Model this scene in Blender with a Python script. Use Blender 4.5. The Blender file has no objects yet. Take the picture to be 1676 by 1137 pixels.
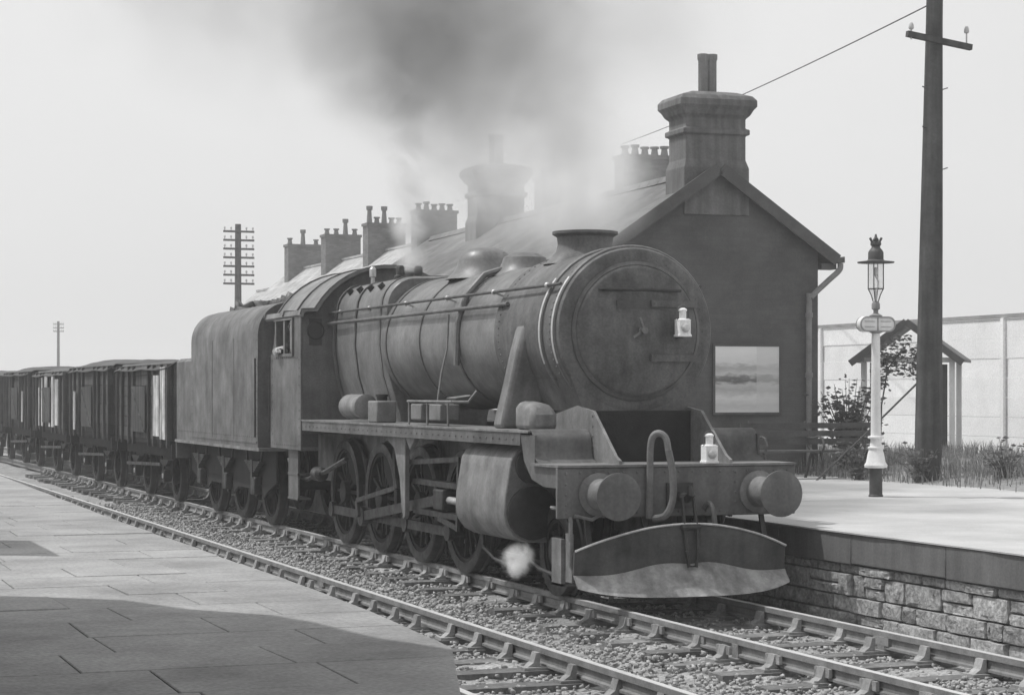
import bpy, math, random
import numpy as np
from mathutils import Vector, Matrix, Quaternion
random.seed(7)
rng = np.random.default_rng(7)
R = math.radians
SC = bpy.context.scene
COL = SC.collection

# ------------------------------------------------------------------ camera, sky, sun, exposure
# world axes: x = across the tracks (to the right), y = along the tracks (away), z = up, 0 = rail top
cam_d = bpy.data.cameras.new('camera')
cam = bpy.data.objects.new('camera', cam_d); COL.objects.link(cam)
cam.location = (0, 0, 2.1); cam.rotation_euler = (R(90), 0, R(-20.6))
cam_d.sensor_width = 36; cam_d.lens = 3370/1676*36
cam_d.shift_y = 71.5/1676
cam_d.clip_start = .1; cam_d.clip_end = 3000
SC.camera = cam

SUN_EL = 60; SUN_AZ = -58          # azimuth from +y, positive towards +x
w = bpy.data.worlds.new('World'); SC.world = w; w.use_nodes = True
nt = w.node_tree; nt.nodes.clear()
sky = nt.nodes.new('ShaderNodeTexSky'); sky.sky_type = 'NISHITA'; sky.sun_disc = False
sky.sun_elevation = R(SUN_EL); sky.sun_rotation = R(SUN_AZ)
sky.dust_density = 5; sky.air_density = 1.2; sky.ozone_density = 0
bw = nt.nodes.new('ShaderNodeRGBToBW')
bg = nt.nodes.new('ShaderNodeBackground'); bg.inputs['Strength'].default_value = .142
wo = nt.nodes.new('ShaderNodeOutputWorld')
nt.links.new(sky.outputs[0], bw.inputs[0])
# thin even veil of high cloud
tc = nt.nodes.new('ShaderNodeTexCoord'); ns = nt.nodes.new('ShaderNodeTexNoise')
ns.inputs['Scale'].default_value = 3; ns.inputs['Detail'].default_value = 6
nt.links.new(tc.outputs['Generated'], ns.inputs['Vector'])
mr = nt.nodes.new('ShaderNodeMapRange'); mr.inputs[3].default_value = 6.0; mr.inputs[4].default_value = 7.8
nt.links.new(ns.outputs[0], mr.inputs[0])
mx = nt.nodes.new('ShaderNodeMix'); mx.data_type = 'FLOAT'; mx.inputs[0].default_value = .7
nt.links.new(bw.outputs[0], mx.inputs[2]); nt.links.new(mr.outputs[0], mx.inputs[3])
nt.links.new(mx.outputs[0], bg.inputs[0]); nt.links.new(bg.outputs[0], wo.inputs[0])

sd = bpy.data.lights.new('sun', 'SUN'); sd.energy = 3.0; sd.angle = R(.6); sd.color = (1, .995, .985)
sun = bpy.data.objects.new('sun', sd); COL.objects.link(sun)
to_sun = Vector((math.sin(R(SUN_AZ))*math.cos(R(SUN_EL)), math.cos(R(SUN_AZ))*math.cos(R(SUN_EL)), math.sin(R(SUN_EL))))
sun.rotation_euler = to_sun.to_track_quat('Z', 'Y').to_euler(); sun.location = (0, 0, 40)
vs = SC.view_settings
vs.view_transform = 'Standard'; vs.look = 'None'; vs.exposure = 0.0; vs.gamma = 1; vs.use_curve_mapping = False
SC.cycles.volume_step_rate = 1.0; SC.cycles.volume_max_steps = 256; SC.cycles.use_denoising = True; SC.cycles.volume_bounces = 3

# ------------------------------------------------------------------ materials (a black and white photograph: greys)
def mat(name, g, rough=.8, var=.25, scale=3., bump=.0, bscale=40., spec=.3, metal=0., rnd=0., streak=0., fine=.1, coat=0.):
    m = bpy.data.materials.new(name); m.use_nodes = True
    n = m.node_tree; b = n.nodes['Principled BSDF']; L = n.links
    geo = n.nodes.new('ShaderNodeNewGeometry')
    t = n.nodes.new('ShaderNodeTexNoise'); t.inputs['Scale'].default_value = scale; t.inputs['Detail'].default_value = 6; t.inputs['Roughness'].default_value = .65
    L.new(geo.outputs['Position'], t.inputs['Vector'])
    a = n.nodes.new('ShaderNodeMapRange'); a.inputs[1].default_value = .3; a.inputs[2].default_value = .7
    a.inputs[3].default_value = 1-var; a.inputs[4].default_value = 1+var
    L.new(t.outputs[0], a.inputs[0]); out = a.outputs[0]
    def mul(x, y):
        q = n.nodes.new('ShaderNodeMath'); q.operation = 'MULTIPLY'; L.new(x, q.inputs[0])
        if isinstance(y, (int, float)): q.inputs[1].default_value = y
        else: L.new(y, q.inputs[1])
        return q.outputs[0]
    if fine:
        t2 = n.nodes.new('ShaderNodeTexNoise'); t2.inputs['Scale'].default_value = bscale; t2.inputs['Detail'].default_value = 3
        L.new(geo.outputs['Position'], t2.inputs['Vector'])
        a2 = n.nodes.new('ShaderNodeMapRange'); a2.inputs[1].default_value = .3; a2.inputs[2].default_value = .7
        a2.inputs[3].default_value = 1-fine; a2.inputs[4].default_value = 1+fine
        L.new(t2.outputs[0], a2.inputs[0]); out = mul(out, a2.outputs[0])
    if streak:
        mp = n.nodes.new('ShaderNodeMapping'); mp.inputs['Scale'].default_value = (7, 7, .5)
        L.new(geo.outputs['Position'], mp.inputs['Vector'])
        t3 = n.nodes.new('ShaderNodeTexNoise'); t3.inputs['Scale'].default_value = 1.2; t3.inputs['Detail'].default_value = 4
        L.new(mp.outputs[0], t3.inputs['Vector'])
        a3 = n.nodes.new('ShaderNodeMapRange'); a3.inputs[1].default_value = .35; a3.inputs[2].default_value = .65
        a3.inputs[3].default_value = 1-streak; a3.inputs[4].default_value = 1+streak
        L.new(t3.outputs[0], a3.inputs[0]); out = mul(out, a3.outputs[0])
    if rnd:
        oi = n.nodes.new('ShaderNodeObjectInfo'); a4 = n.nodes.new('ShaderNodeMapRange')
        a4.inputs[3].default_value = 1-rnd; a4.inputs[4].default_value = 1+rnd
        L.new(oi.outputs['Random'], a4.inputs[0]); out = mul(out, a4.outputs[0])
    out = mul(out, g)
    cc = n.nodes.new('ShaderNodeCombineColor')
    for i in range(3): L.new(out, cc.inputs[i])
    L.new(cc.outputs[0], b.inputs['Base Color'])
    b.inputs['Roughness'].default_value = rough; b.inputs['Metallic'].default_value = metal
    b.inputs['Specular IOR Level'].default_value = spec
    if spec >= .3 and rough < .7:
        rv = n.nodes.new('ShaderNodeMapRange'); rv.inputs[1].default_value = .3; rv.inputs[2].default_value = .7
        rv.inputs[3].default_value = rough+.22; rv.inputs[4].default_value = rough-.12
        L.new(t.outputs[0], rv.inputs[0]); L.new(rv.outputs[0], b.inputs['Roughness'])
    if bump:
        bt = n.nodes.new('ShaderNodeTexNoise'); bt.inputs['Scale'].default_value = bscale; bt.inputs['Detail'].default_value = 5
        L.new(geo.outputs['Position'], bt.inputs['Vector'])
        bp = n.nodes.new('ShaderNodeBump'); bp.inputs['Strength'].default_value = bump; bp.inputs['Distance'].default_value = .02
        L.new(bt.outputs[0], bp.inputs['Height']); L.new(bp.outputs[0], b.inputs['Normal'])
    return m

def brick_mat(name, g, mortar, sc, bump=.4, rough=.9, vary=.2):
    m = mat(name, g, rough, .25, 1.2)
    n = m.node_tree; b = n.nodes['Principled BSDF']; L = n.links
    tc = n.nodes.new('ShaderNodeTexCoord')
    sp = n.nodes.new('ShaderNodeSeparateXYZ'); L.new(tc.outputs['Object'], sp.inputs[0])
    ad = n.nodes.new('ShaderNodeMath'); L.new(sp.outputs[0], ad.inputs[0]); L.new(sp.outputs[1], ad.inputs[1])
    cb = n.nodes.new('ShaderNodeCombineXYZ'); L.new(ad.outputs[0], cb.inputs[0]); L.new(sp.outputs[2], cb.inputs[1])
    bt = n.nodes.new('ShaderNodeTexBrick'); L.new(cb.outputs[0], bt.inputs['Vector'])
    bt.inputs['Scale'].default_value = 1; bt.inputs['Brick Width'].default_value = sc[0]; bt.inputs['Row Height'].default_value = sc[1]
    bt.inputs['Mortar Size'].default_value = sc[2]
    bt.inputs['Color1'].default_value = (1+vary*.75,)*3+(1,); bt.inputs['Color2'].default_value = (1-vary*1.25,)*3+(1,); bt.inputs['Mortar'].default_value = (mortar/g,)*3+(1,)
    src = b.inputs['Base Color'].links[0].from_socket
    mm = n.nodes.new('ShaderNodeMix'); mm.data_type = 'RGBA'; mm.blend_type = 'MULTIPLY'; mm.inputs[0].default_value = 1
    L.new(src, mm.inputs[6]); L.new(bt.outputs['Color'], mm.inputs[7]); L.new(mm.outputs[2], b.inputs['Base Color'])
    bp = n.nodes.new('ShaderNodeBump'); bp.invert = True; bp.inputs['Strength'].default_value = bump; bp.inputs['Distance'].default_value = .01
    L.new(bt.outputs['Fac'], bp.inputs['Height']); L.new(bp.outputs[0], b.inputs['Normal'])
    return m

M = dict(
    loco=mat('grimy_engine_paint', .105, .5, .4, 1.7, .08, 30, .4, 0, 0, .16, .14),
    boiler=mat('grimy_boiler_cladding', .135, .38, .38, 1.5, .08, 26, .5, 0, 0, .1, .14),
    smokebox=mat('smokebox_paint', .11, .62, .4, 2.0, .14, 40, .3, 0, 0, .14, .16),
    motion=mat('oily_steel', .036, .45, .4, 6, .1, 50, .5, .3),
    under=mat('sooty_frame', .025, .8, .35, 4, .2, 40, .25),
    bright=mat('worn_steel', .5, .35, .25, 8, .05, 60, .5, .5),
    pale=mat('pale_grimy_casing', .17, .6, .35, 3, .08, 40, .4, 0, 0, .14),
    ring=mat('ring_highlight', .5, .36, .2, 6, .03, 60, .5, .25),  # pale tone for highlights painted on the smokebox rings
    plough_shade=mat('plough_shade_paint', .07, .6, .4, 3, .1, 40, .3, 0, 0, .2),  # dark colour stands in for the beam's shade on the upper plough
    blade=mat('sunlit_plough_steel', .27, .5, .4, 3, .1, 40, .4, .2, 0, .2),  # paler colour stands in for sunlight on the lower plough
    white=mat('white_paint', .74, .6, .1, 3, .04, 40, .3, 0, 0, .08, .05),
    lampwhite=mat('lamp_white', .78, .45, .06, 5, 0, 40, .4),
    dark=mat('dark_iron', .07, .6, .3, 5, .1, 50, .4),
    coal=mat('coal', .045, .55, .4, 8, .4, 20, .5),
    wagon=mat('worn_wagon_boards', .062, .85, .35, 1.6, .15, 30, .2, 0, .25, .4),
    wagon_pale=mat('bleached_boards', .42, .85, .4, 3, .15, 30, .2, 0, .15, .55),
    sheet=mat('tarpaulin', .075, .75, .3, 2, .15, 15, .3, 0, .2),
    rail=mat('rusty_rail', .2, .75, .3, 5, .15, 60, .3),
    railtop=mat('polished_rail', .6, .42, .12, 3, 0, 60, .5, .3),
    sleeper=mat('tarred_sleeper', .16, .9, .4, 3, .3, 25, .2, 0, .3, 0, .25),
    chair=mat('iron_chair', .26, .8, .3, 8, .2, 60, .3, 0, .2),
    ballast=mat('ballast_bed', .3, .95, .4, 2, .8, 35, .1, 0, 0, 0, .4),
    stone_loose=mat('ballast_stone', .33, .95, .5, 14, .2, 60, .15, 0, 0, 0, .3),
    flag=mat('flagstone', .285, .9, .32, .8, .25, 38, .12, 0, .06, 0, .16),
    flagbase=mat('flag_joint', .16, .95, .2, 3, .2, 50, .1),
    plat=mat('platform_gravel', .43, .92, .16, .9, .2, 60, .12, 0, 0, 0, .1),
    edge=mat('dark_edge_beam', .13, .85, .2, 2, .12, 40, .2, 0, .08, .12),
    wallstone=mat('wall_stone', .33, .94, .4, 9, .9, 26, .12, 0, .25, 0, .3),
    mortar=mat('wall_mortar', .25, .95, .25, 6, .4, 40, .1),
    ground=mat('rough_ground', .16, .95, .3, .4, .4, 10, .1),
    soil=mat('bank_soil', .24, .95, .35, 2, .4, 20, .1),
    brick=brick_mat('station_brick', .105, .098, (.24, .08, .006), .12, .9, .06),
    brickred=brick_mat('terrace_brick', .14, .13, (.24, .08, .008)),
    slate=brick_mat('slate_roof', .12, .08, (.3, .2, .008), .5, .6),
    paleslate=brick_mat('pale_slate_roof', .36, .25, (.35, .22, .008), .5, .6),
    stone=mat('dressed_stone', .14, .88, .25, 2, .15, 30, .2, 0, 0, .2),
    pot=mat('clay_pot', .17, .85, .2, 4, .05, 40, .2),
    trim=mat('dark_paint_trim', .09, .6, .2, 3, .05, 40, .3),
    pipe=mat('lead_pipe', .22, .6, .25, 4, .05, 40, .35),
    glass=mat('dark_window_glass', .05, .12, .1, 2, 0, 40, .6),
    pole=mat('creosoted_pole', .07, .85, .3, 3, .25, 30, .2, 0, 0, .3),
    fence=mat('pale_painted_boards', .82, .8, .08, 1.5, .08, 30, .2, 0, .04),
    rule=mat('fence_rail_grey', .3, .8, .2, 1.5, .08, 30, .2),
    wood=mat('dark_bench_wood', .09, .65, .3, 3, .1, 30, .3, 0, .1),
    leaf=mat('leaf', .13, .6, .5, 7, 0, 40, .3, 0, 0, 0, .3),
    leafpale=mat('pale_leaf', .26, .6, .5, 7, 0, 40, .3, 0, 0, 0, .3),
    grass=mat('grass_blade', .24, .7, .55, 5, 0, 40, .25, 0, 0, 0, .35),
    petal=mat('petal', .55, .7, .2, 7),
    skin=mat('skin', .4, .6, .1, 7), cloth=mat('overall_cloth', .06, .9, .3, 7), cap=mat('cap_cloth', .04, .8, .2, 7),
    shirt=mat('pale_shirt', .6, .85, .15, 7),
    insul=mat('porcelain', .5, .3, .1, 5),
)
def translucent(m, f=.35):
    n = m.node_tree; b = n.nodes['Principled BSDF']; o = n.nodes['Material Output']
    t = n.nodes.new('ShaderNodeBsdfTranslucent'); mixs = n.nodes.new('ShaderNodeMixShader'); mixs.inputs[0].default_value = f
    n.links.new(b.inputs['Base Color'].links[0].from_socket, t.inputs[0])
    n.links.new(b.outputs[0], mixs.inputs[1]); n.links.new(t.outputs[0], mixs.inputs[2]); n.links.new(mixs.outputs[0], o.inputs[0])
for k in ('leaf', 'leafpale', 'grass'): translucent(M[k])
gm = bpy.data.materials.new('lamp_glass'); gm.use_nodes = True
_b = gm.node_tree.nodes['Principled BSDF']; _b.inputs['Base Color'].default_value = (.9, .9, .9, 1); _b.inputs['Roughness'].default_value = .08
_b.inputs['Alpha'].default_value = .22; M['lampglass'] = gm

# ------------------------------------------------------------------ mesh builder
def axes(a):
    a = a.normalized(); h = Vector((0, 0, 1)) if abs(a.z) < .9 else Vector((0, 1, 0))
    u = h.cross(a).normalized(); return u, a.cross(u)
class MB:
    def __init__(s): s.v = []; s.f = []; s.mi = []; s.m = 0
    def add(s, vs, fs):
        k = len(s.v); s.v += [tuple(v) for v in vs]
        for f in fs: s.f.append([i+k for i in f]); s.mi.append(s.m)
        return s
    def box(s, x0, x1, y0, y1, z0, z1):
        return s.add([(x0,y0,z0),(x1,y0,z0),(x1,y1,z0),(x0,y1,z0),(x0,y0,z1),(x1,y0,z1),(x1,y1,z1),(x0,y1,z1)],
                     [(3,2,1,0),(4,5,6,7),(0,1,5,4),(1,2,6,5),(2,3,7,6),(3,0,4,7)])
    def bar(s, p0, p1, wd, ht, up=(0,0,1)):
        p0 = Vector(p0); p1 = Vector(p1); a = (p1-p0).normalized(); u = Vector(up)
        r = a.cross(u).normalized(); u = r.cross(a)
        vs = []
        for p in (p0, p1):
            for i, j in ((-1,-1),(1,-1),(1,1),(-1,1)): vs.append(p + r*i*wd/2 + u*j*ht/2)
        return s.add(vs, [(3,2,1,0),(4,5,6,7),(0,1,5,4),(1,2,6,5),(2,3,7,6),(3,0,4,7)])
    def loft(s, rings, cap=True, closed=True):
        n = len(rings[0]); vs = [v for r in rings for v in r]; fs = []
        for k in range(len(rings)-1):
            for i in range(n if closed else n-1):
                j = (i+1) % n; fs.append((k*n+i, k*n+j, (k+1)*n+j, (k+1)*n+i))
        if cap: fs.append(tuple(range(n-1, -1, -1))); fs.append(tuple((len(rings)-1)*n+i for i in range(n)))
        return s.add(vs, fs)
    def cyl(s, p0, p1, r0, r1=None, n=16, cap=True):
        r1 = r0 if r1 is None else r1; p0 = Vector(p0); p1 = Vector(p1); u, v = axes(p1-p0)
        return s.loft([[p+(u*math.cos(2*math.pi*i/n)+v*math.sin(2*math.pi*i/n))*r for i in range(n)] for p, r in ((p0, r0), (p1, r1))], cap)
    def lathe(s, o, ax, prof, n=24, cap=True):
        o = Vector(o); ax = Vector(ax).normalized(); u, v = axes(ax)
        return s.loft([[o+ax*t+(u*math.cos(2*math.pi*i/n)+v*math.sin(2*math.pi*i/n))*r for i in range(n)] for r, t in prof], cap)
    def tube(s, pts, r, n=8, cap=True):
        pts = [Vector(p) for p in pts]; rings = []; u = None
        for k, p in enumerate(pts):
            a = (pts[min(k+1, len(pts)-1)]-pts[max(k-1, 0)]).normalized()
            if u is None: u, v = axes(a)
            else:
                u = (u-a*u.dot(a)).normalized(); v = a.cross(u)
            rr = r[k] if isinstance(r, (list, tuple)) else r
            rings.append([p+(u*math.cos(2*math.pi*i/n)+v*math.sin(2*math.pi*i/n))*rr for i in range(n)])
        return s.loft(rings, cap)
    def prism(s, poly, pl, a0, a1):
        f = {'yz': lambda p, a: (a, p[0], p[1]), 'xz': lambda p, a: (p[0], a, p[1]), 'xy': lambda p, a: (p[0], p[1], a)}[pl]
        return s.loft([[f(p, a0) for p in poly], [f(p, a1) for p in poly]])
    def ball(s, c, r, n=16, m=10):
        r = (r, r, r) if isinstance(r, (int, float)) else r
        rings = []
        for k in range(m+1):
            t = math.pi*(k/m*.998+.001); rings.append([(c[0]+r[0]*math.sin(t)*math.cos(2*math.pi*i/n), c[1]+r[1]*math.sin(t)*math.sin(2*math.pi*i/n), c[2]-r[2]*math.cos(t)) for i in range(n)])
        return s.loft(rings)
    def mesh(s, name, mats, smooth=True, angle=35):
        me = bpy.data.meshes.new(name); me.from_pydata(s.v, [], s.f)
        for q in (mats if isinstance(mats, (list, tuple)) else [mats]): me.materials.append(q)
        if any(s.mi): me.polygons.foreach_set('material_index', s.mi)
        bm_fix(me)
        if smooth:
            me.polygons.foreach_set('use_smooth', [True]*len(me.polygons)); me.set_sharp_from_angle(angle=R(angle))
        me.update(); return me
    def build_split(s, name, mats, parent=None, **k):
        par = list(range(len(s.v)))
        def find(i):
            while par[i] != i: par[i] = par[par[i]]; i = par[i]
            return i
        for f in s.f:
            for q in f[1:]: par[find(q)] = find(f[0])
        gr = {}
        for f in s.f: gr.setdefault(find(f[0]), []).append(f)
        out = []
        for fs in gr.values():
            ids = sorted({i for f in fs for i in f}); mp = {i: j for j, i in enumerate(ids)}
            b = MB(); b.add([s.v[i] for i in ids], [[mp[i] for i in f] for f in fs]); out.append(b.build(name, mats, parent, **k))
        return out
    def build(s, name, mats, parent=None, bevel=0, loc=None, smooth=True, angle=35):
        o = bpy.data.objects.new(name, s.mesh(name, mats, smooth, angle)); COL.objects.link(o)
        if parent is not None: o.parent = parent
        if loc is not None: o.location = loc
        if bevel:
            b = o.modifiers.new('bevel', 'BEVEL'); b.width = bevel; b.segments = 2; b.limit_method = 'ANGLE'; b.angle_limit = R(40)
        return o
import bmesh
def bm_fix(me):
    b = bmesh.new(); b.from_mesh(me); bmesh.ops.recalc_face_normals(b, faces=b.faces); b.to_mesh(me); b.free()
def tag(o, label=None, cat=None, group=None, kind=None):
    if label: o['label'] = label
    if cat: o['category'] = cat
    if group: o['group'] = group
    if kind: o['kind'] = kind
    return o
def thing(name, loc, label, cat, rz=0, group=None):
    o = bpy.data.objects.new(name, None); COL.objects.link(o); o.empty_display_size = .2
    o.location = loc; o.rotation_euler = (0, 0, rz); return tag(o, label, cat, group)
def dup(o, parent=None):
    c = o.copy(); COL.objects.link(c)
    if parent is not None: c.parent = parent
    for ch in list(o.children): dup(ch, c)
    return c
def smooth(pts, k=6):
    P = [Vector(p) for p in pts]; P = [P[0]*2-P[1]]+P+[P[-1]*2-P[-2]]; out = []
    for i in range(1, len(P)-2):
        for j in range(k):
            t = j/k; a, b_, c, d = P[i-1:i+3]
            out.append(.5*((2*b_)+(c-a)*t+(2*a-5*b_+4*c-d)*t*t+(3*b_-a-3*c+d)*t**3))
    return out+[P[-2]]
def arc(cx, cz, r, a0, a1, n): return [(cx+r*math.cos(R(a0+(a1-a0)*i/n)), cz+r*math.sin(R(a0+(a1-a0)*i/n))) for i in range(n+1)]
def inst(mesh, name, parent=None, loc=(0,0,0), rz=0, sc=None):
    o = bpy.data.objects.new(name, mesh); COL.objects.link(o); o.parent = parent; o.location = loc; o.rotation_euler = (0, 0, rz)
    if sc: o.scale = sc
    return o

PH = .73          # platform height above rail top
# ------------------------------------------------------------------ ground and ballast
g = MB(); g.add([(-390,-140,-.45),(390,-140,-.45),(390,690,-.45),(-390,690,-.45)], [(0,1,2,3)])
tag(g.build('ground', M['ground']), kind='structure')
# ballast bed, gently uneven
nx, ny = 60, 300
xs = np.linspace(2.3, 10.45, nx); ys = np.concatenate([np.linspace(-6, 30, 220), np.linspace(30.5, 140, 80)])
g = MB(); vsx = []
for j, y in enumerate(ys):
    for i, x in enumerate(xs):
        k = math.sin(x*5.1+y*1.7)*.012 + math.sin(x*2.3-y*3.1)*.012 + (rng.random()-.5)*.02
        vsx.append((x, y, -.205+k - (.05 if abs(x-7.05) < .5 else 0)))
g.add(vsx, [(j*nx+i, j*nx+i+1, (j+1)*nx+i+1, (j+1)*nx+i) for j in range(len(ys)-1) for i in range(nx-1)])
tag(g.build('track_bed', M['ballast']), kind='structure')

def scatter_stones(name, pts, size, material, parent=None):
    """many irregular six-sided stones in one mesh"""
    n = len(pts); c = np.array([[x,y,z] for x in (-1,1) for y in (-1,1) for z in (-1,1)], float)*.5
    q = np.array([(0,1,3,2),(4,6,7,5),(0,4,5,1),(2,3,7,6),(0,2,6,4),(1,5,7,3)])
    v = c[None]*(1+.0*rng.random((n,8,1))) + rng.normal(0, .17, (n,8,3))
    v *= (size*(.55+.9*rng.random(n)))[:,None,None]*np.array([1.15,1,.75])[None,None]
    a = rng.random(n)*6.28; b = (rng.random(n)-.5)*1.6
    ca, sa, cb, sb = np.cos(a)[:,None], np.sin(a)[:,None], np.cos(b)[:,None], np.sin(b)[:,None]
    x, y, z = v[...,0].copy(), v[...,1].copy(), v[...,2].copy()
    y, z = y*cb-z*sb, y*sb+z*cb; x, y = x*ca-y*sa, x*sa+y*ca
    v = np.stack([x, y, z], -1)+pts[:,None]
    me = bpy.data.meshes.new(name); me.vertices.add(n*8); me.vertices.foreach_set('co', v.reshape(-1).astype(np.float32))
    f = (q[None]+np.arange(n)[:,None,None]*8).reshape(-1)
    me.loops.add(n*24); me.loops.foreach_set('vertex_index', f.astype(np.int32))
    me.polygons.add(n*6); me.polygons.foreach_set('loop_start', np.arange(0, n*24, 4, dtype=np.int32)); me.polygons.foreach_set('loop_total', np.full(n*6, 4, dtype=np.int32))
    me.materials.append(material); me.update(calc_edges=True); me.validate(); bm_fix(me)
    o = bpy.data.objects.new(name, me); COL.objects.link(o); o.parent = parent; return o
def region(x0, x1, y0, y1, n): return np.stack([rng.uniform(x0, x1, n), rng.uniform(y0, y1, n), np.full(n, -.195)+rng.normal(0, .012, n)], -1)
pts = np.concatenate([region(3.0, 10.2, 4, 14, 34000), region(3.6, 10.2, 14, 42, 30000)])
keep = np.ones(len(pts), bool)
for rl in (4.755, 6.19, 7.955, 9.39): keep &= np.abs(pts[:,0]-rl) > .05
on = np.abs(((pts[:,1]-2.0)+.38)%.76-.38) < .13
keep &= ~(on & (rng.random(len(pts)) < .75) & (np.abs(pts[:,0]-7.05) > .35))
pts = pts[keep]
tag(scatter_stones('ballast_stones', pts, .025, M['stone_loose']), 'loose grey ballast stones lying between the rails', 'gravel', kind='stuff')

# ------------------------------------------------------------------ tracks
rp = [(-.035,0),(.035,0),(.035,-.045),(.011,-.06),(.011,-.115),(.036,-.125),(.036,-.145),(-.036,-.145),(-.036,-.125),(-.011,-.115),(-.011,-.06),(-.035,-.045)]
def railway(cx, label, y0, y1):
    t = thing('railway_track', (cx, 5, -.2), label, 'railway track')
    for sx in (-1, 1):
        b = MB(); b.prism([(x+sx*.7175, z+.2) for x, z in rp], 'xz', y0-5, y1-5)
        b.m = 1; b.box(sx*.7175-.03, sx*.7175+.03, y0-5, y1-5, .201, .2035)
        b.build('rail', [M['rail'], M['railtop']], t, smooth=False)
    slm = MB().box(-1.3,1.3,-.125,.125,-.12,.022).mesh('sleeper', M['sleeper'])
    c = MB(); c.box(-.19,.19,-.09,.09,.022,.045)
    for s in (-1, 1): c.prism([(s*.045,.04),(s*.16,.04),(s*.10,.08),(s*.075,.16),(s*.043,.16)], 'xz', -.055, .055)
    c.box(-.072,-.043,-.12,.12,.085,.155)          # oak key
    for s in (-1, 1): c.cyl((s*.15,-.06,.03),(s*.15,-.06,.062),.018,n=6)
    chm = c.mesh('chair', M['chair'])
    y = 0.
    while y < 56:
        s = inst(slm, 'sleeper', t, (rng.normal(0,.03), y-3+rng.normal(0,.02), rng.normal(0,.008)), rng.normal(0,.012))
        for sx in (-1, 1): inst(chm, 'rail_chair', s, (sx*.7175, 0, 0), 0 if sx < 0 else math.pi)
        y += .76
    return t
railway(5.4725, 'empty near track beside the flagged platform, one polished rail in view', -5, 140)
railway(8.6725, 'track carrying the steam engine, bare rails in front of the plough', -5, 140)

# ------------------------------------------------------------------ left platform (photographer's side)
def edge_x(y):
    return float(np.interp(y, [-8, 4.2, 10.42, 10.9, 12.3, 14.2, 21.5, 35, 200], [1.6, 1.6, 3.575, 3.62, 3.7, 3.75, 3.77, 4.0, 4.0]))
ysx = [-8, 0, 4.2, 8.5, 9.6, 10.42, 10.9, 12.3, 14.2, 21.5, 35, 60, 140]
lp = MB(); poly = [(-9,-8)]+[(edge_x(y)-.03, y) for y in ysx]+[(-9,140)]
lp.prism(poly, 'xy', -.4, PH-.055)
lpo = tag(lp.build('platform', M['flagbase']), kind='structure')
y = 4.2; row = 0
while y < 27:
    h = .74+rng.normal(0,.03); y1 = y+h
    xr0, xr1 = edge_x(y), edge_x(y1); first = True
    wd = (.55 if row % 2 else 1.0)+rng.normal(0,.08)
    xa0, xa1 = xr0, xr1
    while xa0 > -2.2:
        xb = min(xa0, xa1)-wd; sk = rng.normal(0,.012)
        gx, gy = .0045, .0045; dz = rng.normal(0,.002)
        p = [(xb+gx, y+gy), (xa0-(0 if first else gx), y+gy), (xa1-(0 if first else gx), y1-gy), (xb+gx+sk, y1-gy)]
        if first and y < 10.42 < y1: p.insert(2, (edge_x(10.42), 10.42))
        z0, z1 = PH-.055, PH+dz
        b = MB(); b.prism(p, 'xy', z0, z1); b.build('flagstone', M['flag'], lpo, bevel=.007)
        xa0 = xb; xa1 = xb+sk; first = False; wd = .93+rng.normal(0,.13)
    y = y1; row += 1
b = MB(); poly = [(-9,y)]+[(edge_x(q), q) for q in [y]+[q for q in ysx if q > y]]+[(-9,140)]
b.prism(poly, 'xy', PH-.055, PH); b.build('far_paving', M['flag'], lpo)
b = MB(); b.prism([(-9,-8),(edge_x(-8),-8),(edge_x(4.2),4.2),(-9,4.2)], 'xy', PH-.055, PH); b.build('near_paving', M['flag'], lpo)
b = MB(); b.prism([(-9,4.2),(-2.6,4.2),(-2.6,y),(-9,y)], 'xy', PH-.055, PH); b.build('rear_paving', M['flag'], lpo)

# platform canopy over the photographer (unseen, added and outlined to shade the near flags)
cz = PH+4.45
ca = thing('shade_canopy', (-3.0, 4, PH), 'added unseen timber canopy on iron posts over the flagged platform', 'canopy')
p_ = [(x+3.0, y-4) for x, y in [(1.65,-10),(1.65,9),(1.4,11.4),(1.07,12.41),(.93,13.31),(.8,13.75),(.4,14.25),(.11,14.97),(-.42,15.42),(-3.5,16.0)]]
b = MB(); b.prism([(-5,-14)]+p_+[(-5,13.4)], 'xy', cz-PH-.02, cz-PH+.16); b.build('roof', M['trim'], ca)
b = MB()
for i in range(len(p_)-1):
    q0, q1 = p_[i], p_[i+1]; b.bar((q0[0],q0[1],cz-PH),(q1[0],q1[1],cz-PH),.03,.3)
b.build_split('valance', M['wood'], ca)
for yy in (-6, 0, 8):
    b = MB(); b.lathe((1.2 if yy < 8 else .4, yy, 0), (0,0,1), [(.14,0),(.14,.4),(.08,.5),(.07,4.1),(.12,4.25),(.12,4.42)], 12); b.build('post', M['trim'], ca)

nb_ = thing('shade_board', (1.3, 19.0, PH), 'unseen timber board on posts, added to shade a patch of flags', 'shade board')  # unseen board added to drop a patch of shade on the flags
for y_ in (-.75, .75): MB().box(-.04,.04,y_-.04,y_+.04,0,2.35).build('post', M['wood'], nb_)
MB().box(.045,.085,-.95,.95,.9,2.3).build('board', M['wood'], nb_)
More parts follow.
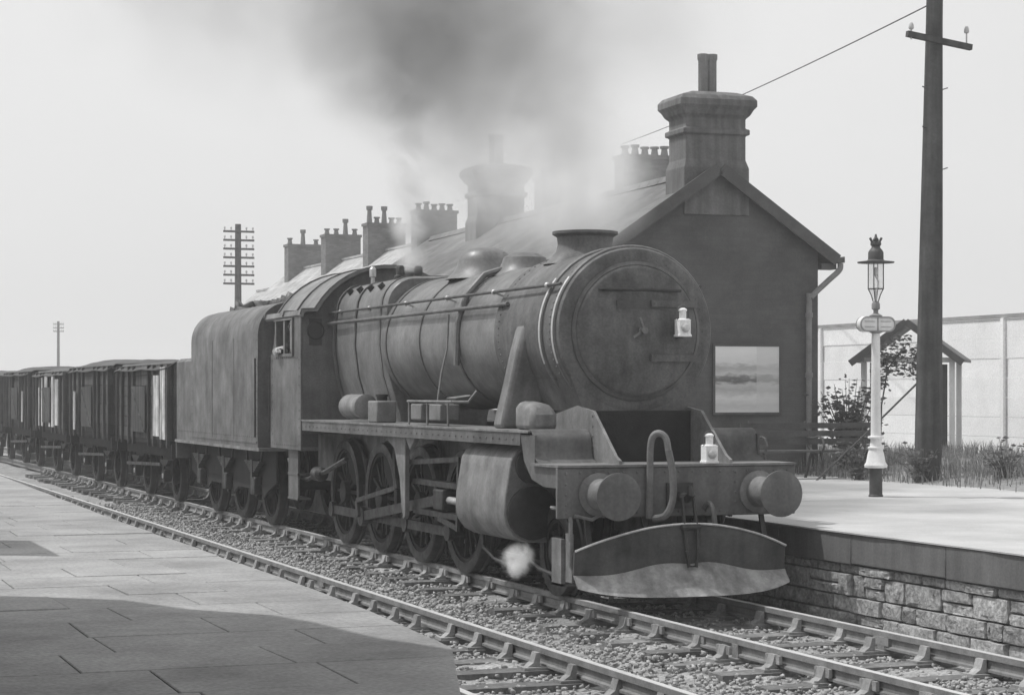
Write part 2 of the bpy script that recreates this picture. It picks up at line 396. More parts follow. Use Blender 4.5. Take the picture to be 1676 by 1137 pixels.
# ------------------------------------------------------------------ right platform
rpx = 10.12
b = MB(); b.box(rpx+.304, 16.9, -8, 140, -.4, PH-.018); rpo = tag(b.build('platform_base', M['mortar']), kind='structure')
b = MB(); n1 = 60
for i in range(n1): pass
b.prism([(rpx-.02,-8)]+[(rpx-.02+.006*math.sin(q*1.7)+.004*math.sin(q*5), q) for q in np.linspace(-7.9,60,150)]+[(rpx-.02,140),(16.7,140)]+[(16.45+.12*math.sin(q*1.3)+.07*math.sin(q*3.7), q) for q in np.linspace(60,-7.9,120)]+[(16.6,-8)], 'xy', PH-.014, PH)
b.build('platform_surface', M['plat'], rpo, smooth=False)
y = -6.
while y < 60:
    L_ = 1.55+rng.normal(0,.12); b = MB(); b.box(rpx, rpx+.3, y+.003, y+L_-.003, .415+rng.normal(0,.006), PH-.016)
    b.build('edge_block', M['edge'], rpo, bevel=.012); y += L_
# stones of the facing wall
b = MB(); b.box(rpx+.13, rpx+.3, -8, 60, -.4, .42); b.build('wall_backing', M['mortar'], rpo)
hts = []; z = -.26
while z < .40:
    h = random.choice((.13,.16,.2,.22)); h = .412-z if .412-(z+h) < .08 else h; hts.append((z, h)); z += h
def jit(q): return float(rng.normal(0, q))
for z, h in hts:
    y = 4.+rng.random()*.3
    while y < 23:
        L_ = .22+rng.random()**1.2*.45; split = h > .18 and rng.random() < .3
        for zz, hh in ([(z, h*.48), (z+h*.5, h*.5)] if split else [(z, h)]):
            px = rpx+.015+rng.random()*.045; nn = 16; rings = []
            ph = rng.random()*6.28; cy, cc = y+L_/2, zz+hh/2
            def ringpt(i, kx, kz):
                a = 2*math.pi*i/nn; ca_, sa_ = math.cos(a), math.sin(a); p = 22.
                r = (abs(ca_)**p+abs(sa_)**p)**(-1/p)
                return cy+ca_*r*(L_/2-.006)*kx, cc+sa_*r*(hh/2-.005)*kz
            wob = [1+jit(.014) for i in range(nn)]
            def mk(x, kx, kz, wx): return [(x+jit(wx),)+ringpt(i, kx*wob[i], kz*wob[i]) for i in range(nn)]
            s = MB(); s.loft([mk(rpx+.2,.98,.98,0), mk(px+.025,.98,.98,.003), mk(px+.004,.955,.93,.004), mk(px,.6,.6,.007)]); s.build('stone', M['wallstone'], rpo, smooth=True, angle=28)
        y += L_
# ------------------------------------------------------------------ bank behind the right platform
b = MB(); bx = np.linspace(16.3, 60, 40); by = np.linspace(5, 60, 45)
b.add([(x, q, PH-.03+min(.14, max(0,(x-16.5)*.2))+rng.normal(0,.015)) for q in by for x in bx],
      [(j*40+i, j*40+i+1, (j+1)*40+i+1, (j+1)*40+i) for j in range(44) for i in range(39)])
tag(b.build('bank_ground', M['soil']), kind='structure')
def blades(name, pts, hmin, hmax, wd, material, parent=None, lean=.5):
    v = []; f = []
    for (x, y, z) in pts:
        h = random.uniform(hmin, hmax); a = random.uniform(0, 6.28); dx, dy = math.cos(a), math.sin(a); l = random.gauss(0, lean)*h*.6; la = random.uniform(0, 6.28)
        lx, ly = math.cos(la)*l, math.sin(la)*l; k = len(v)
        v += [(x-dx*wd, y-dy*wd, z), (x+dx*wd, y+dy*wd, z), (x+dx*wd*.7+lx*.35, y+dy*wd*.7+ly*.35, z+h*.6), (x-dx*wd*.7+lx*.35, y-dy*wd*.7+ly*.35, z+h*.6), (x+lx, y+ly, z+h)]
        f += [(k,k+1,k+2,k+3), (k+3,k+2,k+4)]
    b = MB(); b.add(v, f); me = bpy.data.meshes.new(name); me.from_pydata(v, [], f); me.materials.append(material)
    o = bpy.data.objects.new(name, me); COL.objects.link(o); o.parent = parent; return o
gp = []
while len(gp) < 11000:
    x = random.uniform(16.25, 23.5); y = random.uniform(20, 37)
    d = math.sin(x*1.9+y*.7)+math.sin(y*1.3-x*.8)
    if random.random() < .45+.3*d: gp.append((x, y, PH-.05+min(.14, max(0,(x-16.5)*.2))))
tag(blades('grass', gp, .08, .36, .009, M['grass']), 'long uncut grass growing on the bank behind the platform', 'grass', kind='stuff')

def leafmesh(b, c, rad, n, size, seed=0, hollow=.25):
    rd = random.Random(seed)
    for _ in range(n):
        while True:
            p = Vector((rd.uniform(-1,1), rd.uniform(-1,1), rd.uniform(-1,1)))
            if hollow < p.length < 1: break
        p = Vector((c[0]+p.x*rad[0], c[1]+p.y*rad[1], c[2]+p.z*rad[2]))
        a = Vector((rd.gauss(0,1), rd.gauss(0,1), rd.gauss(0,1))).normalized(); u, v = axes(a); s = size*rd.uniform(.6,1.4)
        b.add([p-u*s, p-v*s*.45, p+u*s, p+v*s*.45], [(0,1,2,3)])
def bush(name, loc, label, cat, stems, h, spread, leafn, size, m, group=None, flowers=False, seed=0):
    rd = random.Random(seed); t = thing(name, loc, label, cat, 0, group); st = MB(); lf = MB()
    for k in range(stems):
        a = rd.uniform(0, 6.28); r = spread*rd.uniform(.2,1); hh = h*rd.uniform(.55,1)
        p = [(0,0,-.1), (math.cos(a)*r*.35, math.sin(a)*r*.35, hh*.5), (math.cos(a)*r, math.sin(a)*r, hh)]
        st.tube(p, [.012,.009,.004], 5)
        for q in range(leafn):
            tt = rd.uniform(.15,1); i = min(int(tt*2), 1); fr = tt*2-i
            c = Vector(p[i]).lerp(Vector(p[i+1]), fr)+Vector((rd.gauss(0,.07), rd.gauss(0,.07), rd.gauss(0,.05)))
            aa = Vector((rd.gauss(0,1), rd.gauss(0,1), rd.gauss(0,1))).normalized(); u, v = axes(aa); s = size*rd.uniform(.6,1.4)
            lf.add([c-u*s, c-v*s*.45, c+u*s, c+v*s*.45], [(0,1,2,3)])
    st.build('stem', M['leaf'], t); lf.build('foliage', m, t, smooth=False)
    if flowers:
        fl = MB()
        for k in range(flowers):
            a = rd.uniform(0, 6.28); r = spread*rd.uniform(0,1); fl.ball((math.cos(a)*r, math.sin(a)*r, h*rd.uniform(.5,1)), .03, 6, 4)
        fl.build('blossom', M['petal'], t)
    return t
bush('shrub', (17.25, 30.0, PH), 'tall leggy shrub between the brick gable and the white lamp post', 'shrub', 44, 1.6, .6, 30, .055, M['leaf'], seed=3)
wd_ = [(17.3,25.6,'leafy weed clump at the foot of the tall dark pole',.75,5),(18.0,25.0,'pale flowering weed clump just right of the tall dark pole',.85,6),(18.75,24.8,'spreading leafy weed clump in front of the pale fence near the frame edge',.7,8),(16.55,26.6,'low weed clump on the bank between lamp post and tall pole',.6,9),(16.2,27.9,'dark bushy weed clump behind the lamp post base',.6,10)]
for x, y, l, h, sd_ in wd_:
    bush('weed_clump', (x, y, PH), l, 'weeds', 16, h, .42, 16, .045, M['leafpale'] if 'pale' in l.split()[:1] else M['leaf'], 'weed clumps on the bank behind the platform', flowers=14 if 'flowering' in l else False, seed=sd_)

# ------------------------------------------------------------------ station building
sb = thing('station_building', (15.1, 30.6, PH), 'dark brick station building with steep gable and tall chimney stacks', 'building', R(-2.1))
W2 = 1.86; AP = 5.78-PH; sl = .68; LEN = 17.
wt = AP-sl*W2-.06
b = MB(); b.prism([(-W2,-.3),(W2,-.3),(W2,wt),(0,AP-.06),(-W2,wt)], 'xz', 0, .35); b.build('gable_wall', M['brick'], sb)
b = MB(); b.prism([(-W2,-.3),(W2,-.3),(W2,wt),(0,AP-.06),(-W2,wt)], 'xz', LEN-.35, LEN); b.build('gable_wall', M['brick'], sb)
for s in (-1, 1):
    b = MB(); b.box(min(s*W2,s*(W2-.3)), max(s*W2,s*(W2-.3)), .352, LEN-.352, -.3, wt-.1); wl = b.build('side_wall', M['brick'], sb)
    for q in (2.2, 5, 8.5, 12):
        f = MB(); x = s*(W2+.012)
        for yy, zz, hy, hz in ((q,1.1,.05,.7),(q+1.1,1.1,.05,.7),(q+.55,1.1,.02,.7)): f.box(x-.03,x+.03,yy-hy,yy+hy,zz,zz+1.4)
        f.box(x-.031,x+.031,q-.05,q+1.15,1.02,1.1); f.box(x-.031,x+.031,q-.05,q+1.15,2.5,2.6)
        fo = f.build('window_frame', M['white'], wl); MB().box(x-.02,x+.02,q,q+1.1,1.1,2.5).build('window_pane', M['glass'], fo)
rt = .07; ex = 2.12
for s in (-1, 1):
    b = MB(); b.prism([(0,AP),(s*ex,AP-sl*ex),(s*ex,AP-sl*ex-rt),(0,AP-rt)], 'xz', -.14, LEN+.14); ro = b.build('roof', M['slate'], sb)
    MB().bar((s*.02,-.17,AP-.03),(s*(ex+.02),-.17,AP-sl*ex-.05),.04,.2).build('bargeboard', M['trim'], sb)
    gb = MB(); gb.prism([(s*(ex+.0),AP-sl*ex-.09),(s*(ex+.13),AP-sl*ex-.09),(s*(ex+.13),AP-sl*ex+.01),(s*(ex+.11),AP-sl*ex+.01),(s*(ex+.11),AP-sl*ex-.07),(s*ex,AP-sl*ex-.07)], 'xz', -.22, LEN+.2); gb.build('gutter', M['trim'], sb)
MB().box(W2+.003, ex+.02, -.13, .1, AP-sl*ex-.2, AP-sl*ex-.1).build('eaves_return', M['trim'], sb)
b = MB()
for i in range(int(LEN/.45)): b.prism([(-.13,AP-.06),(.13,AP-.06),(.05,AP+.06),(-.05,AP+.06)], 'xz', i*.45+.01, i*.45+.44)
b.build_split('ridge_tile', M['stone'], sb)
b = MB(); b.tube(smooth([(ex+.08,-.16,AP-sl*ex-.1),(ex+.05,-.16,AP-sl*ex-.22),(1.95,-.13,AP-sl*ex-.42),(1.68,-.1,AP-sl*ex-.68),(1.65,-.09,AP-sl*ex-.85),(1.65,-.09,-.02)]), .05, 10)
for zz in (.5, 1.6, 2.6): b.cyl((1.65,-.09,zz),(1.65,-.09,zz+.08),.065,n=10)
b.build('downpipe', M['pipe'], sb)
def stack(y0):
    b = MB(); zz = lambda z: z-PH; yc = y0+.42
    def ring(hx, hy, z): return [(-hx,yc-hy,zz(z)),(hx,yc-hy,zz(z)),(hx,yc+hy,zz(z)),(-hx,yc+hy,zz(z))]
    b.loft([ring(.585,.40,5.0), ring(.585,.40,5.78), ring(.54,.36,5.92), ring(.54,.36,6.32), ring(.595,.41,6.34), ring(.595,.41,6.42), ring(.54,.36,6.44), ring(.54,.36,6.6),
            ring(.60,.42,6.66), ring(.64,.46,6.74), ring(.69,.5,6.80), ring(.69,.5,6.9), ring(.63,.45,6.97), ring(.4,.3,7.04), ring(.2,.2,7.06)])
    s = b.build('chimney_stack', M['stone'], sb, smooth=False, bevel=.015)
    p = MB()
    for dx in (-.075, .085): p.lathe((dx,yc,zz(7.0)), (0,0,1), [(.085,0),(.085,.6),(.1,.62),(.1,.7),(.075,.71),(.07,.3)], 8)
    p.build('chimney_pot', M['pot'], s)
stack(-.05); stack(11.3)
# poster on the gable
def poster_mat():
    m = bpy.data.materials.new('landscape_print'); m.use_nodes = True; n = m.node_tree; L = n.links; b = n.nodes['Principled BSDF']
    tc = n.nodes.new('ShaderNodeTexCoord'); sp = n.nodes.new('ShaderNodeSeparateXYZ'); L.new(tc.outputs['Object'], sp.inputs[0])
    mp = n.nodes.new('ShaderNodeMapping'); mp.inputs['Scale'].default_value = (2.2,1,7); L.new(tc.outputs['Object'], mp.inputs[0])
    ns = n.nodes.new('ShaderNodeTexNoise'); ns.inputs['Scale'].default_value = 2.2; ns.inputs['Detail'].default_value = 6; L.new(mp.outputs[0], ns.inputs['Vector'])
    sc_ = n.nodes.new('ShaderNodeMath'); sc_.operation = 'MULTIPLY_ADD'; L.new(ns.outputs[0], sc_.inputs[0]); sc_.inputs[1].default_value = .22; L.new(sp.outputs[2], sc_.inputs[2])
    cr = n.nodes.new('ShaderNodeValToRGB'); L.new(sc_.outputs[0], cr.inputs[0])
    st = [(.02,.52),(.2,.42),(.32,.5),(.44,.36),(.52,.42),(.58,.22),(.64,.26),(.69,.45),(.78,.36),(.86,.5),(.98,.55),(1.1,.6)]
    e = cr.color_ramp.elements
    while len(e) < len(st): e.new(.5)
    for q, (p, v) in zip(e, st): q.position = min(p/1.15,1); v = .14+2.0*(v-.22) if v < .5 else v*1.42; q.color = (v,v,v,1)
    dv = n.nodes.new('ShaderNodeMath'); dv.operation = 'DIVIDE'; L.new(sc_.outputs[0], dv.inputs[0]); dv.inputs[1].default_value = 1.25; L.new(dv.outputs[0], cr.inputs[0])
    gt = n.nodes.new('ShaderNodeMath'); gt.operation = 'GREATER_THAN'; L.new(sp.outputs[0], gt.inputs[0]); gt.inputs[1].default_value = .17
    mm = n.nodes.new('ShaderNodeMix'); mm.data_type = 'RGBA'; L.new(cr.outputs[0], mm.inputs[6]); mm.inputs[7].default_value = (.6,.6,.6,1)
    q = n.nodes.new('ShaderNodeMath'); q.operation = 'MULTIPLY'; L.new(gt.outputs[0], q.inputs[0]); q.inputs[1].default_value = .5; L.new(q.outputs[0], mm.inputs[0])
    L.new(mm.outputs[2], b.inputs['Base Color']); b.inputs['Roughness'].default_value = .6
    return m
po = thing('poster', (15.1+.54, 30.6-.05, 1.75), 'framed pale landscape poster hanging on the dark brick gable', 'poster', R(-2.1))
MB().box(-.58,.58,-.012,.0,.0,1.09).build('print', poster_mat(), po)
b = MB(); b.box(-.62,-.58,-.02,.02,-.04,1.13); b.box(.58,.62,-.02,.02,-.04,1.13); b.box(-.58,.58,-.02,.02,1.09,1.13); b.box(-.58,.58,-.02,.02,-.04,0)
b.build('frame', M['trim'], po)
MB().box(-.6,.6,.003,.06,-.02,1.11).build('backboard', M['wood'], po)

# bench in front of the gable
be = thing('bench', (15.85, 28.6, PH), 'dark slatted platform bench with curled iron ends before the gable', 'bench')
for i in range(4): MB().box(-1.15,1.15,-.22+i*.11,-.13+i*.11,.42,.45).build('seat_slat', M['wood'], be)
for i in range(3): MB().box(-1.17,1.17,.245+i*.02,.275+i*.02,.53+i*.125,.62+i*.125).build('back_slat', M['wood'], be)
for x in (-1.0, 0, 1.0):
    b = MB(); b.tube([(x,-.28,0),(x,-.2,.12),(x,-.23,.28),(x,-.16,.41),(x,.1,.41),(x,.24,.5),(x,.33,.9)], .024, 8); b.tube([(x,.34,0),(x,.26,.15),(x,.2,.3),(x,.12,.41)], .024, 8)
    b.tube([(x,-.2,.41),(x,-.27,.52),(x,-.22,.63),(x,-.1,.66),(x,.1,.63),(x,.27,.64)], .02, 8)
    b.build('bench_end', M['dark'], be)

# ------------------------------------------------------------------ platform gas lamp
la = thing('platform_lamp', (13.85, 23.4, PH), 'slender white gas lamp post with oval name tablet and glass lantern', 'lamp')
b = MB(); b.lathe((0,0,0), (0,0,1), [(.095,0),(.095,.02),(.085,.03),(.083,.37)], 20); b.build('base', M['dark'], la)
b = MB(); b.lathe((0,0,0), (0,0,1), [(.11,.372),(.145,.38),(.15,.41),(.125,.45),(.105,.56),(.092,.6),(.09,.63),(.075,.64),(.075,.68),(.07,.7),(.066,.78),(.055,2.05),(.05,2.12)], 24)
b.build('column', M['white'], la)
b = MB()
for z_ in (.615, .75): b.lathe((0,0,z_), (0,0,1), [(.07,0),(.1,.005),(.105,.02),(.1,.035),(.07,.04)], 24)
b.build_split('collar', M['white'], la)
# tablet
def lozenge(hx, hz, n=10): return [(hx-hz+hz*math.cos(R(-90+180*i/n)), hz*math.sin(R(-90+180*i/n))) for i in range(n+1)]+[(-(hx-hz)-hz*math.cos(R(-90+180*i/n)), -hz*math.sin(R(-90+180*i/n))) for i in range(n+1)]
b = MB(); b.prism([(x*1.0, z+2.24) for x, z in lozenge(.262,.1)], 'xz', -.05, .05); tb = b.build('name_tablet', M['white'], la, bevel=.012)
for y_ in (-.052, .052):
    b = MB(); o1 = lozenge(.262,.1); o2 = lozenge(.244,.082)
    rg = lambda pts, y: [(x, y, z+2.24) for x, z in pts]
    yo = -.062 if y_ < 0 else .062
    b.loft([rg(o2,y_), rg(o1,y_), rg(o1,yo), rg(o2,yo)], cap=False); b.build('tablet_rim', M['rule'], tb)
    b = MB(); b.box(-.006,.006,min(y_,yo),max(y_,yo),2.16,2.32)
    for sx in (-1, 1):
        x0_ = sx*.12
        b.bar((x0_-.075,(y_+yo)/2,2.275),(x0_+.075,(y_+yo)/2,2.275),.008,.006); b.bar((x0_-.075,(y_+yo)/2,2.205),(x0_+.075,(y_+yo)/2,2.205),.008,.006)
    b.build('tablet_divider', M['rule'], tb)
b = MB(); b.lathe((0,0,0), (0,0,1), [(.05,2.12),(.09,2.135),(.04,2.15)], 16); b.lathe((0,0,0), (0,0,1), [(.06,2.335),(.09,2.35),(.035,2.38),(.03,2.42),(.055,2.44),(.055,2.5),(.035,2.54)], 16); b.build('socket', M['pipe'], la)
b = MB()
for i in range(4):
    a = R(45+90*i); c, s = math.cos(a), math.sin(a)
    b.tube([(c*.03,s*.03,2.52),(c*.06,s*.06,2.62),(c*.1,s*.1,2.7),(c*.1,s*.1,3.04)], .008, 6)
b.tube([(c*.1 if False else .1*math.cos(R(10*i)), .1*math.sin(R(10*i)), 2.7) for i in range(37)], .007, 6)
b.build('lantern_frame', M['dark'], la)
b = MB(); b.lathe((0,0,0), (0,0,1), [(.035,2.56),(.06,2.62),(.094,2.7),(.094,3.03)], 20, cap=False); b.build('lantern_glass', M['lampglass'], la)
b = MB(); b.tube([(0,0,2.5),(.0,0,2.68),(.035,0,2.72),(.04,0,2.8),(.0,0,2.86)], .012, 8); b.lathe((0,0,2.86), (0,0,1), [(.012,0),(.025,.03),(.025,.1),(.01,.12)], 10); b.build('gas_mantle', M['bright'], la)
b = MB(); b.lathe((0,0,3.0), (0,0,1), [(.1,.03),(.235,.035),(.24,.05),(.12,.065),(.1,.08),(.1,.17),(.085,.2),(.06,.23),(.05,.26)], 24); b.build('reflector_cap', M['dark'], la)
b = MB(); b.lathe((0,0,3.24), (0,0,1), [(.045,0),(.07,.03),(.07,.06),(.05,.07)], 14)
for i in range(6):
    a = R(60*i); b.bar((math.cos(a)*.05,math.sin(a)*.05,3.3),(math.cos(a)*.085,math.sin(a)*.085,3.36),.025,.02)
b.lathe((0,0,3.3), (0,0,1), [(.03,0),(.04,.04),(.02,.07),(.01,.11)], 10); b.build('finial', M['dark'], la)

# ------------------------------------------------------------------ tall dark pole with crossarm, its stay and wire
tp = thing('telegraph_pole', (16.72, 26.75, PH-.3), 'massive dark leaning pole beside the gateway shelter, crossarm near its top', 'telegraph pole')
b = MB(); b.lathe((0,0,0), (.0165,0,1), [(.205,0),(.2,1.2),(.17,4),(.125,7.2),(.118,8.6)], 20); b.build('shaft', M['pole'], tp)
b = MB(); b.bar((-.45,-.16,6.98),(.66,-.16,6.84),.08,.085); b.build('crossarm', M['pole'], tp)
for x in (-.38, .58):
    b = MB(); b.cyl((x,-.16,6.9),(x,-.16,7.05),.012,n=8); b.lathe((x,-.16,7.05), (0,0,1), [(.03,0),(.04,.02),(.035,.07),(.02,.1)], 10); b.build('insulator', M['insul'], tp)
b = MB()
for z_, s in ((6.2,-1),(6.2,1),(5.6,-1),(5.0,1)):
    b.bar((s*.13+.1,-.05,z_),(s*.22+.1,-.05,z_+.03),.015,.015)
b.build_split('step_iron', M['dark'], tp)
b = MB(); b.tube([(16.62,26.8,2.26),(16.1,27.4,1.5),(15.55,28.05,.72)], .016, 6)
tag(b.build('stay_rod', M['dark']), 'slanting iron stay running from tall pole to platform', 'stay')
b = MB(); q0 = Vector((16.85,26.75,7.95)); q1 = Vector((25.2,57.5,9.62))
b.tube([q0.lerp(q1,i/24)+Vector((0,0,-.12*4*(i/24)*(1-i/24))) for i in range(25)], .011, 5)
tag(b.build('overhead_wire', M['dark']), 'thin overhead wire sloping down behind the tall chimney', 'wire')

# ------------------------------------------------------------------ small hut and pale fence
hu = thing('platform_gateway', (21.25, 34.7, PH), 'open gateway shelter with dark pitched roof on white posts behind the tall pole', 'shelter', R(-40))
ez = 2.72-PH; az = 3.47-PH; hw = .82
MB().box(.5,.74,.1,.14,.02,ez-.1).build('door_leaf', M['trim'], hu)
MB().box(-hw-.02,hw+.02,-.03,.03,ez-.05,ez+.03).build('tie_beam', M['white'], hu); MB().box(-hw-.02,hw+.02,1.0,1.06,ez-.05,ez+.03).build('tie_beam', M['white'], hu)
for x in (-hw-.03, hw+.03):
    MB().box(x-.05,x+.05,-.06,.05,-.1,ez-.055).build('corner_post', M['white'], hu); MB().box(x-.05,x+.05,.98,1.08,-.1,ez-.055).build('corner_post', M['white'], hu)
for s in (-1, 1):
    MB().prism([(0,az),(s*1.06,az-.8*.95),(s*1.06,az-.8*.95-.05),(0,az-.05)], 'xz', -.22, 1.25).build('roof', M['slate'], hu)
    MB().bar((0,-.25,az-.03),(s*1.08,-.25,az-.83),.05,.13).build('bargeboard', M['trim'], hu)
cl = thing('climbing_plant', (20.95, 34.4, PH+1.3), 'leafy climber spilling over the gable of the white gateway shelter', 'plant', R(-40))
b = MB(); leafmesh(b, (.0,.0,.75), (.42,.1,.42), 420, .05, 4, 0); leafmesh(b, (-.42,-.02,.5), (.2,.1,.45), 260, .05, 5, 0); leafmesh(b, (.35,-.02,.45), (.25,.1,.2), 120, .05, 6, 0)
b.build('foliage', M['leaf'], cl, smooth=False)
MB().tube([(-.45,.12,-1.3),(-.42,.1,-.2),(-.3,.08,.5),(0,.08,.9)], .015, 6).build('stem', M['pole'], cl)

fe = thing('boarded_fence', (24, 28, PH), 'tall pale horizontally boarded fence behind shelter and grass', 'fence')
for k in range(7):
    for j in range(6):
        b = MB(); b.box(rng.normal(0,.006), .035, j*5.0-4.99, j*5.0-.01, .05+k*.4, .05+k*.4+.388); b.build('board', M['fence'], fe)
for j in range(13): MB().box(-.075,-.012,j*2.5-5.05,j*2.5-4.95,-.3,2.85).build('post', M['fence'], fe)
MB().box(-.04,.1,-5,25,2.852,2.93).build('top_rail', M['rule'], fe)
gp_ = thing('gate_post', (17.95, 33.6, PH), 'slim white gate post with pointed cap beside station wall', 'post')
MB().box(-.07,.07,-.07,.07,0,1.85).build('post_shaft', M['white'], gp_)
b = MB(); b.loft([[(-.1,-.1,1.85),(.35,-.1,1.85),(.35,.1,1.85),(-.1,.1,1.85)],[(-.1,-.1,1.9),(.35,-.1,1.86),(.35,.1,1.86),(-.1,.1,1.9)],[(-.1,-.03,2.05),(.0,-.03,2.0),(.0,.03,2.0),(-.1,.03,2.05)]]); b.build('post_cap', M['rule'], gp_)

# ------------------------------------------------------------------ terrace of houses behind
names = ['nearest the station, half lost in engine smoke', 'behind the drifting chimney smoke', 'behind the second station stack', 'its stack of stubby pots above the engine boiler', 'third from the far end, widest stack on the skyline', 'second from the far end, middle stack on skyline', 'last with a stack, one tall pot', 'lower end house without any chimney stack']
for k in range(8):
    yc = 58.5+6.9*k; last = k == 7
    hs = thing('terrace_house', (26.4, yc, PH-.6), 'slate roofed terrace house '+names[k], 'house', 0, 'terrace houses behind the railway')
    rz = (8.2 if not last else 7.5)-PH+.6; ev = rz-2.6; ys0, ys1 = -4.2 if k else -2.2, 2.7
    if k: ys0 = -4.199
    b = MB(); b.prism([(-3.2,-1),(3.2,-1),(3.2,ev),(0,rz-.15),(-3.2,ev)], 'xz', ys0, ys1-.0); wl = b.build('wall', M['brickred'], hs)
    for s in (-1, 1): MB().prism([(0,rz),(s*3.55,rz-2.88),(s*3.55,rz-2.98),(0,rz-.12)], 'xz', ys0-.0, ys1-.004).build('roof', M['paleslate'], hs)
    for yy in (-3.0, .4):
        if k == 0 and yy < 0: continue
        for zz in (1.2, 3.9):
            f = MB(); f.box(-3.24,-3.17,yy-.06,yy+1.16,zz-.06,zz+1.46); fo = f.build('window', M['white'], wl)
            MB().box(-3.26,-3.243,yy,yy+1.1,zz,zz+.68).build('pane', M['glass'], fo); MB().box(-3.26,-3.243,yy,yy+1.1,zz+.72,zz+1.4).build('pane', M['glass'], fo)
    MB().box(-.09,.09,ys0,ys1-.004,rz-.02,rz+.08).build('ridge', M['paleslate'], hs)
    if not last:
        b = MB(); wd = .85; zt = 9.4-PH+.6
        b.box(-wd,wd,-.4,.4,rz-1.2,zt-.12); b.box(-wd-.05,wd+.05,-.45,.45,zt-.12,zt); st = b.build('chimney_stack', M['brickred'], hs)
        n = [5,5,5,5,5,4,3][k]
        for i in range(n):
            x = -wd+.18+(2*wd-.36)*i/(n-1); tall = (k, i) in ((6,1),(5,2),(4,2),(4,0))
            hh = .75 if tall else .3+random.uniform(-.04,.06)
            p = MB(); p.lathe((x,0,zt), (0,0,1), [(.13,0),(.105,hh*.5),(.09,hh*.75),(.14,hh*.78),(.15,hh)], 10); p.build('chimney_pot', M['pot'], st)

# ------------------------------------------------------------------ far telegraph poles
def tpole(loc, label, top, arms, hw, parent=None):
    t = thing('telegraph_pole', loc, label, 'telegraph pole', 0, 'telegraph poles along the line')
    MB().lathe((0,0,0), (0,0,1), [(.2,0),(.14,top)], 10).build('shaft', M['pole'], t)
    for k in range(arms):
        z_ = top-.35-.4*k; a = MB(); a.box(-hw,hw,-.2,-.1,z_-.045,z_+.045); ao = a.build('crossarm', M['pole'], t)
        for x in (-hw+.06,-hw*.5,hw*.5,hw-.06):
            MB().lathe((x,-.15,z_+.045), (0,0,1), [(.02,0),(.02,.06),(.045,.07),(.045,.15),(.02,.17)], 6).build('insulator', M['insul'], ao)
    return t
tpole((21.6, 93.4, -.4), 'many armed telegraph pole rising above the tender', 10.2, 7, .72)
tpole((33.9, 236, -.4), 'distant telegraph pole rising above the sheeted wagons', 10.4, 3, .6)
tpole((36, 330, -.4), 'tiny telegraph pole just right of the distant one', 7.0, 2, .5)
tpole((40, 420, -.4), 'tiniest telegraph pole low above the wagon roofs', 7.4, 2, .5)

# ------------------------------------------------------------------ locomotive (local y = distance behind the buffer beam)
LX, LY = 8.6725, 18.4
lo = thing('steam_locomotive', (LX, LY, 0), 'grimy black steam locomotive with snow plough hauling the train', 'locomotive')
BZ = 2.72
def both(fn, name, m, **k):
    for s in (-1, 1):
        b = MB(); fn(b, s); (b.build_split if name in ('cylinder_cover','window_frame','plough_bracket') else b.build)(name, m, lo, **k)
# frames
both(lambda b, s: b.prism([(.06,.85),(.06,1.42),(.16,1.46),(.72,1.9),(1.15,1.95),(2.8,1.7),(3.1,1.62),(11.2,1.62),(11.2,.8),(3.4,.8),(2.4,1.0),(1.0,.95)], 'yz', s*.6-.016, s*.6+.016), 'frame_plate', M['pale'])
MB().prism([(.95,1.2),(2.9,1.2),(2.9,1.9),(.95,1.9)], 'yz', -.58, .58).build('saddle_block', M['under'], lo)
b = MB(); b.loft([[(-.58,1.05,1.9),(.58,1.05,1.9),(.58,2.85,1.9),(-.58,2.85,1.9)],[(-.72,1.05,2.25),(.72,1.05,2.25),(.72,2.85,2.25),(-.72,2.85,2.25)]]); b.build('smokebox_saddle', M['smokebox'], lo)
MB().box(-.55,.55,3.2,11,.85,1.5).build('frame_stretcher', M['under'], lo)
# buffer beam, footplate
MB().box(-1.29,1.29,0,.05,.87,1.36).build('buffer_beam', M['loco'], lo, bevel=.01)
b = MB(); b.box(-1.29,1.29,-.02,.72,1.362,1.385); b.build('front_footplate', M['pale'], lo)
b = MB(); pts = [(.05,1.385),(.60,1.385)]+[(.60+.12*math.sin(R(a)), 1.505-.12*math.cos(R(a))) for a in (30,60,90)]+[(.72,1.58)]+[(.84-.12*math.cos(R(a)), 1.58+.12*math.sin(R(a))) for a in (30,60,90)]
for s in (-1, 1):
    x0, x1 = sorted((s*.63, s*1.25)); b.loft([[(x0,p[0],p[1]),(x1,p[0],p[1]),(x1,p[0]+.025,p[1]+.02),(x0,p[0]+.025,p[1]+.02)] for p in pts[1:]])
b.build_split('drop_plate', M['loco'], lo)
both(lambda b, s: b.prism([(.05,1.16),(.05,1.358),(.7,1.358),(.7,1.66),(1.1,1.66),(1.0,1.4),(.78,1.22),(.45,1.16)], 'yz', s*1.24-.012, s*1.24+.012), 'front_valance', M['loco'])
# running plates
both(lambda b, s: b.box(min(s*.62,s*1.27), max(s*.62,s*1.27), .84, 9.72, 1.68, 1.702), 'running_plate', M['pale'])
both(lambda b, s: b.box(s*1.245-.012, s*1.245+.012, 1.1, 9.72, 1.55, 1.679), 'valance', M['loco'])
